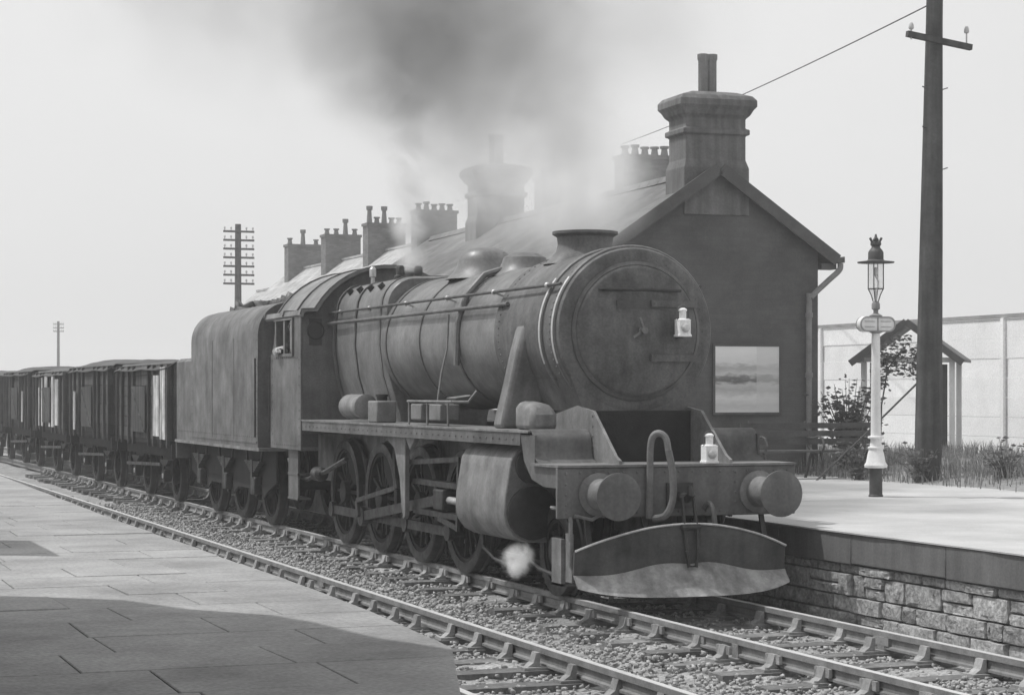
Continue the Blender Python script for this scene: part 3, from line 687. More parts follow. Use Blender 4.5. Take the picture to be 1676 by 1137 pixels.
# smokebox, boiler, firebox
b = MB(); b.lathe((0,1.04,BZ), (0,1,0), [(.60,-.0),(.80,.0),(.85,.02),(.865,.05),(.865,1.9)], 56); b.build('smokebox', M['smokebox'], lo)
b = MB()
for y_ in (1.10, 1.46): b.lathe((0,y_,BZ), (0,1,0), [(.86,0),(.885,.005),(.895,.02),(.895,.055),(.885,.07),(.86,.075)], 56, cap=False)
b.build_split('smokebox_ring', M['loco'], lo)
for y_ in (1.118, 1.478):  # pale arcs painted as highlights on the left of the rings
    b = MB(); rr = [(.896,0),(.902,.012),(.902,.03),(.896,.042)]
    b.loft([[(-(r_*math.cos(R(a))), y_+t_, BZ+r_*math.sin(R(a))) for r_, t_ in rr] for a in range(-22,39,4)]); b.build('ring_glint', M['ring'], lo)
b = MB(); b.lathe((0,1.04,BZ), (0,-1,0), [(.68,-.01),(.68,.03),(.66,.05),(.64,.055),(.5,.10),(.3,.135),(.1,.148),(.02,.15)], 48); dr = b.build('smokebox_door', M['smokebox'], lo)
b = MB(); b.lathe((0,1.035,BZ), (0,-1,0), [(.72,-.02),(.72,.012),(.685,.03),(.67,.012)], 48, cap=False); b.build('door_ring', M['loco'], lo)
b = MB()
for z_ in (.28, -.28):
    b.bar((.66,.985,BZ+z_),(.1,.90,BZ+z_),.05,.07, (0,0,1))
b.build_split('hinge_strap', M['smokebox'], dr)
b = MB(); b.cyl((0,.90,BZ),(0,.8,BZ),.035,n=10); b.bar((0,.82,BZ),(-.05,.82,BZ+.13),.016,.022); b.bar((0,.85,BZ),(-.11,.85,BZ-.07),.016,.022); b.build('door_handle', M['pale'], dr)
b = MB(); b.tube([(-.46,.93,BZ+.42),(.46,.93,BZ+.42)], .016, 8)
for x in (-.4, .4): b.tube([(x,1.0,BZ+.42),(x,.93,BZ+.42)], .014, 6)
b.build('door_handrail', M['motion'], dr)
MB().box(-.27,.27,.9,.93,BZ+.22,BZ+.31).build('number_plate', M['dark'], dr)
b = MB(); b.bar((.42,.99,BZ-.07),(.42,.84,BZ-.07),.06,.015); b.bar((.42,.86,BZ-.07),(.42,.86,BZ+.06),.05,.012,(0,1,0)); b.build('lamp_iron', M['dark'], dr)
b = MB(); b.lathe((0,2.94,BZ), (0,1,0), [(.80,-.01),(.81,0),(.855,4.3)], 56); b.build('boiler_barrel', M['boiler'], lo)
for y_ in (2.96, 4.3, 5.65, 7.0):
    r_ = .812+.043*(y_-2.94)/4.3; b = MB(); b.lathe((0,y_,BZ), (0,1,0), [(r_-.01,0),(r_+.012,.003),(r_+.012,.055),(r_-.01,.058)], 56, cap=False); b.build('boiler_band', M['loco'], lo)
fb = [(-.60,1.4),(-.62,1.75),(-.78,2.3),(-.83,2.7),(-.815,3.1)]+[(-.80+.40-.40*math.cos(R(a)), 3.2+.40*math.sin(R(a))) for a in range(0,91,15)]+[(0,3.61)]
fb = fb+[(-x, z) for x, z in fb[-2::-1]]
def fsec(y, k, dz=0): return [(x*k, y, BZ+(z-BZ)*k+dz) for x, z in fb]
b = MB(); b.loft([fsec(7.2,.97), fsec(7.26,1.0), fsec(9.72,.985,.0)]); b.build('firebox', M['boiler'], lo)
b = MB()
for y_ in (7.35, 8.5, 9.5):
    o1 = fsec(y_,1.0); o2 = fsec(y_+.06,1.0); q1 = [(x*1.012,y,z+.012*(1 if z > 2.7 else 0)) for x,y,z in o1]; q2 = [(x*1.012,y,z+.012*(1 if z > 2.7 else 0)) for x,y,z in o2]
    b.loft([o1,q1,q2,o2], cap=False)
b.build_split('firebox_band', M['loco'], lo)
b = MB()
for s in (-1, 1):
    for y_ in (7.7, 8.2, 8.7, 9.2): b.cyl((s*.66,y_,3.44),(s*.73,y_,3.52),.045,n=10)
b.build_split('washout_plug', M['motion'], lo)
# mountings
b = MB(); b.lathe((0,2.4,3.48), (0,0,1), [(.46,0),(.39,.06),(.32,.14),(.3,.22),(.31,.30),(.36,.33),(.36,.36),(.27,.365),(.24,.15)], 36); b.build('chimney', M['smokebox'], lo)
b = MB(); b.lathe((0,5.6,3.48), (0,0,1), [(.5,0),(.42,.07),(.36,.16),(.34,.24),(.30,.32),(.2,.38),(.08,.4),(.01,.402)], 32); b.build('dome', M['boiler'], lo)
b = MB(); b.lathe((0,4.25,3.45), (0,0,1), [(.4,0),(.31,.07),(.27,.16),(.25,.22),(.16,.27),(.01,.29)], 28)
b.build('top_feed', M['boiler'], lo)
b = MB()
for s in (-1, 1): b.tube([(s*.2,4.25,3.55),(s*.5,4.25,3.46),(s*.72,4.25,3.22),(s*.83,4.25,2.9),(s*.85,4.25,2.4)], .04, 8)
b.build_split('feed_pipe', M['boiler'], lo)
b = MB()
for x in (-.13, .13): b.lathe((x,8.7,3.58), (0,0,1), [(.09,0),(.09,.1),(.06,.12),(.06,.22),(.04,.25)], 14)
b.build_split('safety_valve', M['motion'], lo)
b = MB(); b.lathe((-.3,9.45,3.58), (0,0,1), [(.03,0),(.03,.12),(.05,.13),(.05,.24),(.02,.27)], 12); b.build('whistle', M['bright'], lo)
# handrails and pipe along the boiler
for s in (-1, 1):
    b = MB(); xx = s*.80
    b.tube([(s*.79,1.15,3.2),(xx,1.4,3.2),(s*.86,9.0,3.2),(s*.86,9.7,3.2)], .017, 8); b.build('handrail', M['dark'], lo)
    b = MB()
    for y_ in (1.5, 3.1, 4.7, 6.3, 7.9, 9.3):
        b.cyl((s*.66,y_,3.15),(s*.80,y_,3.2),.016,n=8); b.ball((s*(.80+.002*y_),y_,3.2), .032, 8, 6)
    b.build('handrail_pillar', M['bright'], lo)
b = MB(); b.tube([(-.83,2.6,3.05),(-.85,5,3.05),(-.87,8.0,3.05),(-.88,9.7,3.05)], .024, 8); b.build('ejector_pipe', M['loco'], lo)
# steam pipe casings
both(lambda b, s: b.loft([[(s*xo,y-wd,z),(s*xo,y+wd,z),(s*xi,y+wd,z),(s*xi,y-wd,z)] for xo, xi, y, wd, z in
     ((.80,.5,2.12,.13,2.9),(.885,.5,2.12,.14,2.75),(.945,.5,2.14,.14,2.5),(.99,.55,2.2,.14,2.2),(1.04,.6,2.27,.145,1.9),(1.07,.6,2.31,.15,1.70))]), 'steam_pipe', M['pale'], bevel=.05)
# boxes and pipes on the running plate
def resv(b, s): b.lathe((s*1.05,7.25,1.9), (0,1,0), [(.03,-.03),(.12,-.02),(.16,.0),(.16,.75),(.12,.77)], 20)
b = MB(); resv(b, -1); b.build('air_reservoir', M['pale'], lo)
both(lambda b, s: b.box(s*1.05-.13, s*1.05+.13, 6.35, 6.75, 1.703, 1.98), 'sand_box', M['pale'], bevel=.02)
both(lambda b, s: b.lathe((s*1.05,6.55,1.98), (0,0,1), [(.07,0),(.07,.05),(.085,.055),(.085,.08),(.02,.09)], 12), 'sand_box_lid', M['motion'])
for y_ in (3.9, 4.6):
    b = MB(); b.box(-1.17,-.93,y_,y_+.4,1.76,1.95); b.build('lubricator', M['pale'], lo, bevel=.015)
b = MB(); b.tube([(-1.14,3.55,1.98),(-1.14,5.2,1.98)], .018, 6); b.tube([(-1.14,3.55,1.98),(-1.0,3.4,1.98),(-.9,3.4,2.1)], .018, 6)
for y_ in (3.7, 4.45, 5.15): b.tube([(-1.14,y_,1.98),(-1.14,y_,1.7)], .014, 6)
b.tube([(-1.0,4.5,1.95),(-.95,4.5,2.3),(-.88,4.5,2.6),(-.86,4.5,3.0)], .014, 6)
for i in range(6): b.tube([(-1.0,3.95+.06*i,1.95),(-.96,3.95+.06*i,2.02),(-.9,3.6+.03*i,2.05)], .008, 5)
b.build('lubricator_pipes', M['pale'], lo)
b = MB(); b.loft([[(-1.13,1.12,1.703),(-.83,1.12,1.703),(-.83,1.6,1.703),(-1.13,1.6,1.703)],[(-1.13,1.12,1.86),(-.83,1.12,1.86),(-.83,1.6,1.93),(-1.13,1.6,1.93)],[(-1.08,1.2,1.97),(-.88,1.2,1.97),(-.88,1.6,2.0),(-1.08,1.6,2.0)]]); b.build('piston_valve_cover', M['pale'], lo, bevel=.05)
# cylinders
def cyl_(b, s):
    pr = arc(s*.98, 1.32, .22, 90, 90+s*-90, 6)
    o = [(s*.62,1.54),(s*.98,1.54)]+[(s*(.98+.24*math.sin(R(a))), 1.30+.24*math.cos(R(a))) for a in (20,45,70,90)]+[(s*1.27,1.0)]+[(s*(.98+.30*math.cos(R(a))), .83-.30*math.sin(R(a))) for a in (0,25,50,75,90)]+[(s*.62,.53)]
    b.prism(o, 'xz', 1.5, 3.05)
both(cyl_, 'cylinder', M['pale'], bevel=.015)
both(lambda b, s: (b.lathe((s*.97,1.5,.84), (0,-1,0), [(.28,0),(.28,.04),(.22,.07),(.1,.08)], 24), b.lathe((s*.97,1.5,1.33), (0,-1,0), [(.19,0),(.19,.06),(.12,.09),(.08,.25),(.02,.26)], 20), b.lathe((s*.97,3.05,.84), (0,1,0), [(.28,0),(.28,.04),(.1,.08),(.08,.3),(.03,.31)], 24)), 'cylinder_cover', M['motion'])
b = MB()
for y_ in (1.6, 2.9): b.tube([(-1.0,y_,.54),(-1.02,y_-.05,.4),(-1.05,y_-.5,.3),(-1.05,y_-.9,.27)], .022, 6)
b.build_split('drain_pipe', M['motion'], lo)
# wheels
def wheel(root, x, y, r, sp, m, crank=None, side=-1):
    b = MB(); b.lathe((x-side*.065,y,r), (side,0,0), [(r-.12,0),(r-.12,.12),(r-.17,.12),(r-.17,.0)], 40, cap=False)
    b.lathe((x-side*.06,y,r), (side,0,0), [(.15,0),(.15,.16),(.08,.18),(.02,.18)], 16)
    for i in range(sp):
        a = 2*math.pi*i/sp; c, s = math.cos(a), math.sin(a)
        b.bar((x,y+c*.12,r+s*.12),(x,y+c*(r-.14),r+s*(r-.14)),.05,.045,(1,0,0))
    if crank is not None:
        a0 = math.atan2(crank[1], crank[0])+math.pi; seg = [a0+R(q) for q in range(-38,39,8)]; ro, ri = r-.15, (r-.15)*.62
        b.prism([(y+ro*math.cos(a), r+ro*math.sin(a)) for a in seg]+[(y+ri*math.cos(a0+R(30)), r+ri*math.sin(a0+R(30))), (y+ri*math.cos(a0-R(30)), r+ri*math.sin(a0-R(30)))], 'yz', x-.045, x+.045)
        b.cyl((x,y+crank[0],r+crank[1]),(x+side*.2,y+crank[0],r+crank[1]),.06,n=14)
    wo = b.build('wheel', m, root)
    t = MB(); t.lathe((x-side*.07,y,r), (side,0,0), [(r-.125,0),(r+.028,0),(r+.028,.03),(r,.045),(r-.004,.14),(r-.02,.145),(r-.125,.14)], 48, cap=False)
    t.build('tyre', M['motion'], wo)
    return wo
CR = (.22, -.25); drv = (4.05, 5.7, 7.35, 9.05); DR = .715
for s in (-1, 1):
    c = CR if s < 0 else (.25, .22)
    for y_ in drv: wheel(lo, s*.755, y_, DR, 14, M['under'], c, s)
    wheel(lo, s*.755, 1.2, .46, 9, M['under'], None, s)
    xr = s*.93
    b = MB()
    b.bar((xr,drv[0]+c[0],DR+c[1]),(xr,drv[3]+c[0],DR+c[1]),.04,.11)
    for y_ in drv: b.cyl((xr-.035,y_+c[0],DR+c[1]),(xr+.035,y_+c[0],DR+c[1]),.105,n=18)
    b.build('coupling_rod', M['motion'], lo)
    xc = s*1.0; b = MB()
    b.bar((xc,4.35,.84),(xc,drv[2]+c[0],DR+c[1]),.045,.12); b.cyl((xc-.04,drv[2]+c[0],DR+c[1]),(xc+.04,drv[2]+c[0],DR+c[1]),.13,n=18); b.build('connecting_rod', M['motion'], lo)
    b = MB(); b.cyl((s*.97,3.1,.84),(s*.97,4.2,.84),.045,n=12); b.build('piston_rod', M['bright'], lo)
    b = MB(); b.box(s*.97-.09,s*.97+.09,4.15,4.5,.72,.96); b.build('crosshead', M['motion'], lo, bevel=.02)
    b = MB(); b.box(s*.97-.06,s*.97+.06,3.12,5.35,.985,1.05); b.box(s*.97-.06,s*.97+.06,3.12,5.35,.63,.695); b.build('slide_bar', M['motion'], lo)
    b = MB(); b.prism([(5.28,1.55),(5.28,.6),(5.36,.55),(5.42,.7),(5.5,1.05),(5.72,1.4),(6.1,1.53),(6.1,1.6),(4.9,1.6),(4.9,1.53),(5.1,1.4)], 'yz', s*1.12-.03, s*1.12+.03); b.build('motion_bracket', M['pale'], lo, bevel=.008)
    b = MB(); b.tube([(s*1.08,5.85,1.45),(s*1.08,5.9,1.25),(s*1.08,5.86,1.02),(s*1.08,5.8,.9)], .04, 6); b.bar((s*1.08,5.8,.92),(s*1.06,drv[2]+.3,DR-.05),.03,.06); b.bar((s*1.06,drv[2]+.3,DR-.05),(s*1.06,drv[2]+c[0],DR+c[1]),.035,.08)
    b.build('expansion_link', M['motion'], lo)
    b = MB(); b.bar((s*1.06,5.85,1.22),(s*1.06,3.35,1.34),.03,.06); b.bar((s*1.08,3.5,1.36),(s*1.08,3.55,.52),.03,.06); b.bar((s*1.08,3.55,.55),(s*1.05,4.3,.62),.03,.05); b.build('valve_rods', M['motion'], lo)
    # brake hangers, sand pipes, ash pan
    b = MB()
    for y_ in drv[:3]: b.bar((s*.76,y_+.82,1.2),(s*.76,y_+.80,.4),.05,.06,(0,1,0)); b.box(s*.76-.06,s*.76+.06,y_+.74,y_+.8,.5,.85)
    b.build_split('brake_hanger', M['under'], lo)
    b = MB(); b.tube([(s*.8,5.0,1.6),(s*.8,4.95,.9),(s*.76,4.85,.15)], .02, 6); b.build('sand_pipe', M['under'], lo)
b = MB(); b.prism([(7.6,.45),(9.9,.45),(9.9,1.3),(7.6,1.3)], 'yz', -.5, .5); b.build('ash_pan', M['under'], lo)
b = MB()
for y_ in (1.2,)+drv: b.cyl((-.7,y_,.46 if y_ < 2 else DR),(.7,y_,.46 if y_ < 2 else DR),.09,n=12)
b.build_split('axle', M['under'], lo)
both(lambda b, s: b.bar((s*.72,.62,1.2),(s*.74,.55,.16),.03,.12,(0,1,0)), 'guard_iron', M['under'])
# injector / steps under cab
both(lambda b, s: (b.box(s*1.2-.012,s*1.2+.012,10.1,10.65,.55,1.27), b.box(s*1.12-.1,s*1.12+.1,10.1,10.65,.55,.58), b.box(s*1.12-.1,s*1.12+.1,10.1,10.65,.9,.93)), 'cab_step', M['loco'])
b = MB(); b.tube([(-1.1,8.0,1.2),(-1.1,9.0,1.0),(-1.1,10,.85),(-1.1,11,.9)], .035, 8); b.lathe((-1.1,9.2,.95), (0,1,0), [(.05,0),(.1,.05),(.1,.3),(.05,.35)], 12); b.build('injector', M['motion'], lo)
# cab
def cabside(b, s):
    x0, x1 = s*1.262-.014, s*1.262+.014
    b.box(x0,x1,9.72,11.45,1.27,2.64)
    b.box(x0,x1,9.72,10.12,2.641,3.2); b.box(x0,x1,10.62,10.7,2.641,3.12); b.box(x0,x1,10.121,11.3,3.121,3.2)
    b.prism([(11.12,2.641),(11.4,2.641),(11.28,2.78),(11.2,2.95),(11.2,3.12),(11.12,3.12)], 'yz', x0, x1)
both(cabside, 'cab_side', M['loco'])
both(lambda b, s: (b.box(s*1.275-.02,s*1.275+.02,10.1,11.15,2.6,2.64), b.box(s*1.275-.02,s*1.275+.02,10.1,11.15,3.12,3.145), b.box(s*1.29-.015,s*1.29+.015,10.09,10.13,2.6,3.14)), 'window_frame', M['loco'])
both(lambda b, s: b.box(s*1.25-.004,s*1.25+.004,10.125,10.4,2.65,3.115), 'window_pane', M['glass'])
both(lambda b, s: (b.tube([(s*1.3,11.42,1.5),(s*1.3,11.42,2.6)], .014, 6)), 'cab_handrail', M['motion'])
RC = [(-1.30,3.17),(-1.28,3.24)]+[(1.26*math.sin(R(a)), 2.62+1.26*math.cos(R(a))) for a in range(-60,61,8)]+[(1.28,3.24),(1.30,3.17)]
RI = [(x*.975, z-.03) for x, z in RC]
b = MB(); b.loft([[(x,9.60,z) for x,z in RC+RI[::-1]], [(x,11.75,z) for x,z in RC+RI[::-1]]]); b.build('cab_roof', M['boiler'], lo)
b = MB()
for y_ in (9.605, 10.6, 11.7): b.loft([[(x,y_,z) for x,z in RC],[(x*1.012,y_,z+.02) for x,z in RC],[(x*1.012,y_+.04,z+.02) for x,z in RC],[(x,y_+.04,z) for x,z in RC]], cap=False, closed=False)
b.build_split('roof_rib', M['loco'], lo)
ci = [(-1.245,1.5),(-1.245,3.16)]+[(x*.97,z-.04) for x,z in RC[2:-2]]+[(1.245,3.16),(1.245,1.5)]
MB().prism(ci, 'xz', 9.725, 9.76).build('cab_front', M['smokebox'], lo)
both(lambda b, s: (b.lathe((s*1.06,9.73,2.95), (0,-1,0), [(.12,0),(.13,.02),(.11,.03)], 16, cap=False)), 'spectacle_frame', M['motion'])
both(lambda b, s: b.box(s*1.06-.09,s*1.06+.09,9.71,9.724,2.75,3.12), 'spectacle_glass', M['glass'])
MB().box(-1.24,1.24,9.77,11.7,1.5,1.55).build('cab_floor', M['under'], lo)
MB().box(-.7,.7,9.77,10.0,1.56,2.9).build('backhead', M['under'], lo)
# buffers
for s in (-1, 1):
    x = s*.865; b = MB(); b.lathe((x,-.002,1.1), (0,-1,0), [(.21,0),(.21,.03),(.155,.05),(.14,.2),(.125,.3),(.135,.31),(.135,.35),(.08,.355),(.08,.46)], 28); bo = b.build('buffer', M['pale'], lo)
    b = MB(); b.lathe((x,-.46,1.1), (0,-1,0), [(.09,0),(.2,.02),(.228,.03),(.228,.05),(.2,.062),(.1,.072),(.01,.075)], 36); b.build('buffer_head', M['loco'], bo)
b = MB(); b.tube([(0,-.02,1.06),(0,-.2,1.06),(0,-.27,1.1),(0,-.25,1.18)], [.05,.05,.045,.025], 8); b.box(-.14,.14,-.03,0,.95,1.2); b.build('coupling_hook', M['motion'], lo)
b = MB()
for x in (-.06, .06): b.tube([(x,-.2,1.06),(x*1.1,-.27,.75),(x,-.3,.55)], .02, 6)
b.cyl((-.1,-.27,.78),(.1,-.27,.78),.03,n=8); b.tube([(-.06,-.3,.55),(-.04,-.31,.4),(.04,-.31,.4),(.06,-.3,.55)], .02, 6)
b.build('coupling_links', M['motion'], lo)
b = MB(); b.tube(smooth([(-.34,-.04,.86),(-.34,-.06,1.3),(-.34,-.07,1.55),(-.32,-.09,1.66),(-.27,-.13,1.69),(-.22,-.17,1.64),(-.2,-.19,1.5)]), .034, 10); b.build('brake_standpipe', M['pale'], lo)
b = MB(); b.tube(smooth([(-.2,-.19,1.52),(-.18,-.24,1.3),(-.2,-.28,1.05),(-.27,-.27,.9),(-.34,-.14,.86)]), .036, 10); b.build('brake_hose', M['loco'], lo)
b = MB(); b.tube(smooth([(.28,-.02,.95),(.28,-.1,1.0),(.3,-.16,.9),(.32,-.17,.6),(.33,-.1,.45)]), .026, 8); b.build('heating_hose', M['loco'], lo)
b = MB(); b.bar((.37,.18,1.385),(.37,.18,1.5),.05,.014,(0,1,0)); b.build('lamp_bracket', M['dark'], lo)
# snow plough: two dished mouldboards meeting in a vee
for s in (-1, 1):
    n = 14; m_ = 8; grid = []
    for i in range(n+1):
        u = i/n; x = s*(1.2 if s < 0 else 1.06)*u
        zt = .80-.24*u**2; zb = .13+.09*u**4; yb = -.52+.2*u*u
        ro = []
        for j in range(m_+1):
            t = j/m_; tl = .5; hl = (.43-.1*u*u+.03*math.sin(7*u))*(zt-zb); ro.append(Vector((x, yb+min(t/tl,1)*hl*.95-max(0,t-tl)*.05, zb+(hl*t/tl if t < tl else hl+(zt-zb-hl)*(t-tl)/(1-tl)))))
        grid.append(ro)
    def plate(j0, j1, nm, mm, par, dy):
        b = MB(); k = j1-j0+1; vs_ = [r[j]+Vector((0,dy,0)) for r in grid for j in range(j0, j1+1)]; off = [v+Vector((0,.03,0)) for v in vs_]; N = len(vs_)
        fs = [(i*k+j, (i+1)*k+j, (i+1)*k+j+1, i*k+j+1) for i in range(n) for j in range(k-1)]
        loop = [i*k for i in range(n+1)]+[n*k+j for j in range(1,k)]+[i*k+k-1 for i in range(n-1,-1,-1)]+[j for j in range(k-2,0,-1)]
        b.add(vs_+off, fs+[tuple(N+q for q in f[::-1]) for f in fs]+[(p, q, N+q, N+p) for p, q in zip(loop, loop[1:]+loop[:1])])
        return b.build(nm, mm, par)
    plate(0, 4, 'plough_blade', M['blade'], lo, 0)  # lower half of the board, sunlit tone put into its colour
    sp_ = plate(4, 8, 'shaded_plough_top', M['plough_shade'], lo, .012)  # upper half of the same board, beam shade put into its colour
    b = MB(); b.tube([r[-1]+Vector((0,0,.012)) for r in grid], .012, 6); b.build('plough_rim_glint', M['bright'], sp_)  # bright bead stands in for light caught along the top edge
both(lambda b, s: (b.bar((s*.95,.1,.9),(s*.95,-.02,.5),.05,.03,(0,1,0)), b.bar((s*.35,.1,.9),(s*.35,-.1,.55),.05,.03,(0,1,0))), 'plough_bracket', M['motion'])
b = MB()
for y_, in ((.25,),): pass
b.tube([(-1.13,.55,.95),(-1.13,.1,.95),(-1.16,-.02,.85),(-1.16,-.02,.42),(-1.1,-.05,.3)], .022, 6); b.box(-1.14,-1.12,.0,.16,.25,.72); b.tube([(-1.12,-.02,.9),(-.95,-.05,.86),(-.8,.0,.92)], .018, 6)
b.build('plough_strut', M['pale'], lo)
b = MB(); b.box(-1.17,-1.13,.2,.45,.2,.66); b.box(-1.17,-.97,.2,.45,.2,.225); b.build('front_step', M['pale'], lo)
def rivets(pts, ax, m, root, r=.014):
    b = MB(); ax = Vector(ax)
    for p in pts: b.lathe(Vector(p)-ax*.003, ax, [(r,0),(r*.85,r*.5),(r*.3,r*.8)], 7)
    o = b.build('rivets', m, root); o['kind'] = 'stuff'; return o
rivets([(.765*math.cos(R(a)),1.05,BZ+.765*math.sin(R(a))) for a in range(0,360,9)], (0,-1,0), M['smokebox'], lo, .02)
rivets([(x,-.0,z) for z in (.92,1.31) for x in np.arange(-1.2,1.21,.15)]+[(x,0,z) for x in (-1.2,-.62,.62,1.2) for z in np.arange(1.0,1.3,.1)], (0,-1,0), M['loco'], lo, .016)
rivets([(-1.277,y,z) for y in (9.8,11.35) for z in np.arange(1.35,2.6,.12)]+[(-1.277,y,1.33) for y in np.arange(9.9,11.3,.12)]+[(-1.277,y,2.58) for y in np.arange(9.9,11.3,.12)], (-1,0,0), M['loco'], lo)
rivets([(-1.258,y,1.61) for y in np.arange(1.3,9.6,.2)], (-1,0,0), M['loco'], lo)
rivets([(-.618,y,1.3+.0*y) for y in np.arange(.15,.7,.12)]+[(-.618,.72,z) for z in np.arange(1.45,1.85,.1)], (-1,0,0), M['loco'], lo)
rivets([(-.866*math.cos(R(a)),y,BZ+.866*math.sin(R(a))) for y in (1.28,2.8) for a in range(-30,75,5)], (-.8,0,.6), M['smokebox'], lo)
# crew member at the cab window
def skin_body(name, V, E, Rd, m, parent, root=0, sub=2):
    me = bpy.data.meshes.new(name); me.from_pydata(V, E, []); me.materials.append(m)
    o = bpy.data.objects.new(name, me); COL.objects.link(o); o.parent = parent
    sk = o.modifiers.new('skin', 'SKIN'); sk.use_smooth_shade = True
    for i, r in enumerate(Rd): me.skin_vertices[0].data[i].radius = (r, r) if not isinstance(r, tuple) else r
    me.skin_vertices[0].data[root].use_root = True
    ss = o.modifiers.new('sub', 'SUBSURF'); ss.levels = sub; ss.render_levels = sub
    return o
dp = thing('person', (LX-.98, LY+10.85, 1.55), 'driver in cap leaning an elbow on the cab window sill', 'person')
skin_body('body', [(0,0,.0),(0,0,.45),(0,0,.9),(-.02,0,1.15),(-.04,-.02,1.3),(-.06,-.03,1.42),(-.04,.2,1.27),(-.2,.2,1.14),(-.36,.02,1.12),(-.04,-.2,1.27),(-.05,-.26,1.02),(.0,-.28,.8)],
          [(0,1),(1,2),(2,3),(3,4),(4,5),(3,6),(6,7),(7,8),(3,9),(9,10),(10,11)], [.15,.15,.15,.16,.07,.06,.08,.06,.045,.08,.055,.045], M['cloth'], dp, 2)
b = MB(); b.ball((-.1,-.05,1.5), (.085,.1,.125), 16, 12); b.ball((-.185,-.09,1.49), (.03,.02,.03), 8, 6); b.ball((-.1,.06,1.49), (.03,.02,.035), 8, 6); hd = b.build('head', M['skin'], dp)
b = MB(); b.lathe((-.1,-.04,1.56), (0,0,1), [(.1,0),(.115,.03),(.12,.06),(.08,.085),(.01,.09)], 16); b.box(-.24,-.12,-.12,.02,1.55,1.565); b.build('cap', M['cap'], hd)
b = MB(); b.tube([(-.2,.2,1.14),(-.33,.1,1.12),(-.37,.0,1.13)], [.075,.065,.05], 10); b.build('shirt_sleeve', M['shirt'], dp)
b = MB(); b.ball((-.37,-.05,1.13), (.03,.05,.045), 10, 8)
for i in range(4): b.tube([(-.385+.018*i,-.08,1.13),(-.39+.018*i,-.13,1.13),(-.39+.018*i,-.15,1.105)], .011, 6)
b.tube([(-.34,-.05,1.14),(-.315,-.09,1.14)], .012, 6); b.build('hand', M['skin'], dp)
# oil lamps
def oil_lamp(loc, label):
    t = thing('oil_lamp', loc, label, 'lamp', 0, 'white oil lamps on the engine front')
    b = MB(); b.loft([[(-q,-q,z_),(q,-q,z_),(q,q,z_),(-q,q,z_)] for q, z_ in ((.07,0),(.07,.02),(.062,.025),(.062,.165),(.066,.17),(.045,.185))]); b.build('lamp_body', M['lampwhite'], t, smooth=False)
    b = MB(); b.lathe((0,0,.185), (0,0,1), [(.036,0),(.036,.075),(.046,.08),(.044,.095),(.02,.11)], 14); b.build('lamp_chimney', M['lampwhite'], t)
    b = MB(); b.tube(smooth([(-.058,0,.165),(-.062,0,.25),(-.03,0,.31),(.03,0,.31),(.062,0,.25),(.058,0,.165)]), .006, 6); b.build('lamp_handle', M['dark'], t)
    b = MB(); b.box(-.03,.03,.064,.09,.0,.15); b.build('bracket_socket', M['lampwhite'], t)
    b = MB(); b.lathe((0,-.06,.09), (0,-1,0), [(.045,0),(.045,.02),(.036,.03),(.02,.035),(.01,.036)], 16); b.build('lamp_lens', M['bright'], t)
oil_lamp((LX+.37, LY+.08, 1.387), 'white oil lamp standing on the footplate above the buffer beam')
oil_lamp((LX+.42, LY+.80, BZ-.06), 'white oil lamp hung on the dark smokebox door')

# ------------------------------------------------------------------ tender
TY = LY+12.0
te = thing('tender', (LX, TY, 0), 'high curved sided coal tender behind the locomotive cab', 'tender')
prof = [(-1.28,1.24),(-1.28,2.95)]+[(-1.28+.45*(1-math.cos(R(a))), 2.95+.5*math.sin(R(a))) for a in range(10,81,10)]+[(-.80,3.47),(-.76,3.47),(-.72,3.3),(-.70,3.0)]
full = prof+[(-x, z) for x, z in prof[::-1]]
b = MB(); b.prism(full, 'xz', .25, 5.15); b.build('tank_side', M['loco'], te)
b = MB(); b.prism([(-1.275,1.24),(-1.275,2.62),(-1.2,2.68),(1.2,2.68),(1.275,2.62),(1.275,1.24)], 'xz', 5.152, 6.45); b.build('rear_tank', M['loco'], te)
MB().prism([(-.7,2.68),(-.7,3.25),(.7,3.25),(.7,2.68)], 'xz', 5.16, 5.22).build('rear_coal_plate', M['loco'], te)
b = MB(); b.lathe((0,5.85,2.68), (0,0,1), [(.32,0),(.32,.18),(.34,.2),(.3,.24)], 20); b.build('filler_cap', M['loco'], te)
MB().box(-1.3,1.3,.1,6.5,1.19,1.238).build('footplate', M['pale'], te)
b = MB()
for s in (-1, 1):
    b.bar((s*1.285,.3,1.32),(s*1.285,5.1,1.32),.01,.03)
b.build_split('beading', M['loco'], te)
for s in (-1, 1):
    b = MB(); b.tube([(s*1.31,.3,1.4),(s*1.31,.3,2.6)], .015, 6); b.build('tender_handrail', M['motion'], te)
    b = MB()
    pl = [(.15,1.18),(.15,.7)]
    for c in (1.25, 3.25, 5.25): pl += [(c-.55,.55),(c-.22,.42),(c-.17,.42),(c-.17,.75),(c+.17,.75),(c+.17,.42),(c+.22,.42),(c+.55,.55)]
    pl += [(6.4,.7),(6.4,1.18)]
    b.prism(pl, 'yz', s*1.0-.015, s*1.0+.015); b.build('tender_frame', M['under'], te)
    for c in (1.25, 3.25, 5.25):
        wheel(te, s*.755, c, .62, 12, M['under'], None, s)
        b = MB(); b.box(s*1.07-.06,s*1.07+.06,c-.14,c+.14,.48,.76); b.build('axle_box', M['motion'], te, bevel=.02)
        b = MB()
        for q in range(6): b.bar((s*1.09,c-.5+.07*q,1.0-.03*q),(s*1.09,c+.5-.07*q,1.0-.03*q),.09,.026)
        b.box(s*1.09-.055,s*1.09+.055,c-.06,c+.06,.76,1.03)
        for e in (-.46, .46): b.bar((s*1.09,c+e,1.0),(s*1.09,c+e*1.1,1.17),.03,.03,(0,1,0))
        b.build('leaf_spring', M['motion'], te)
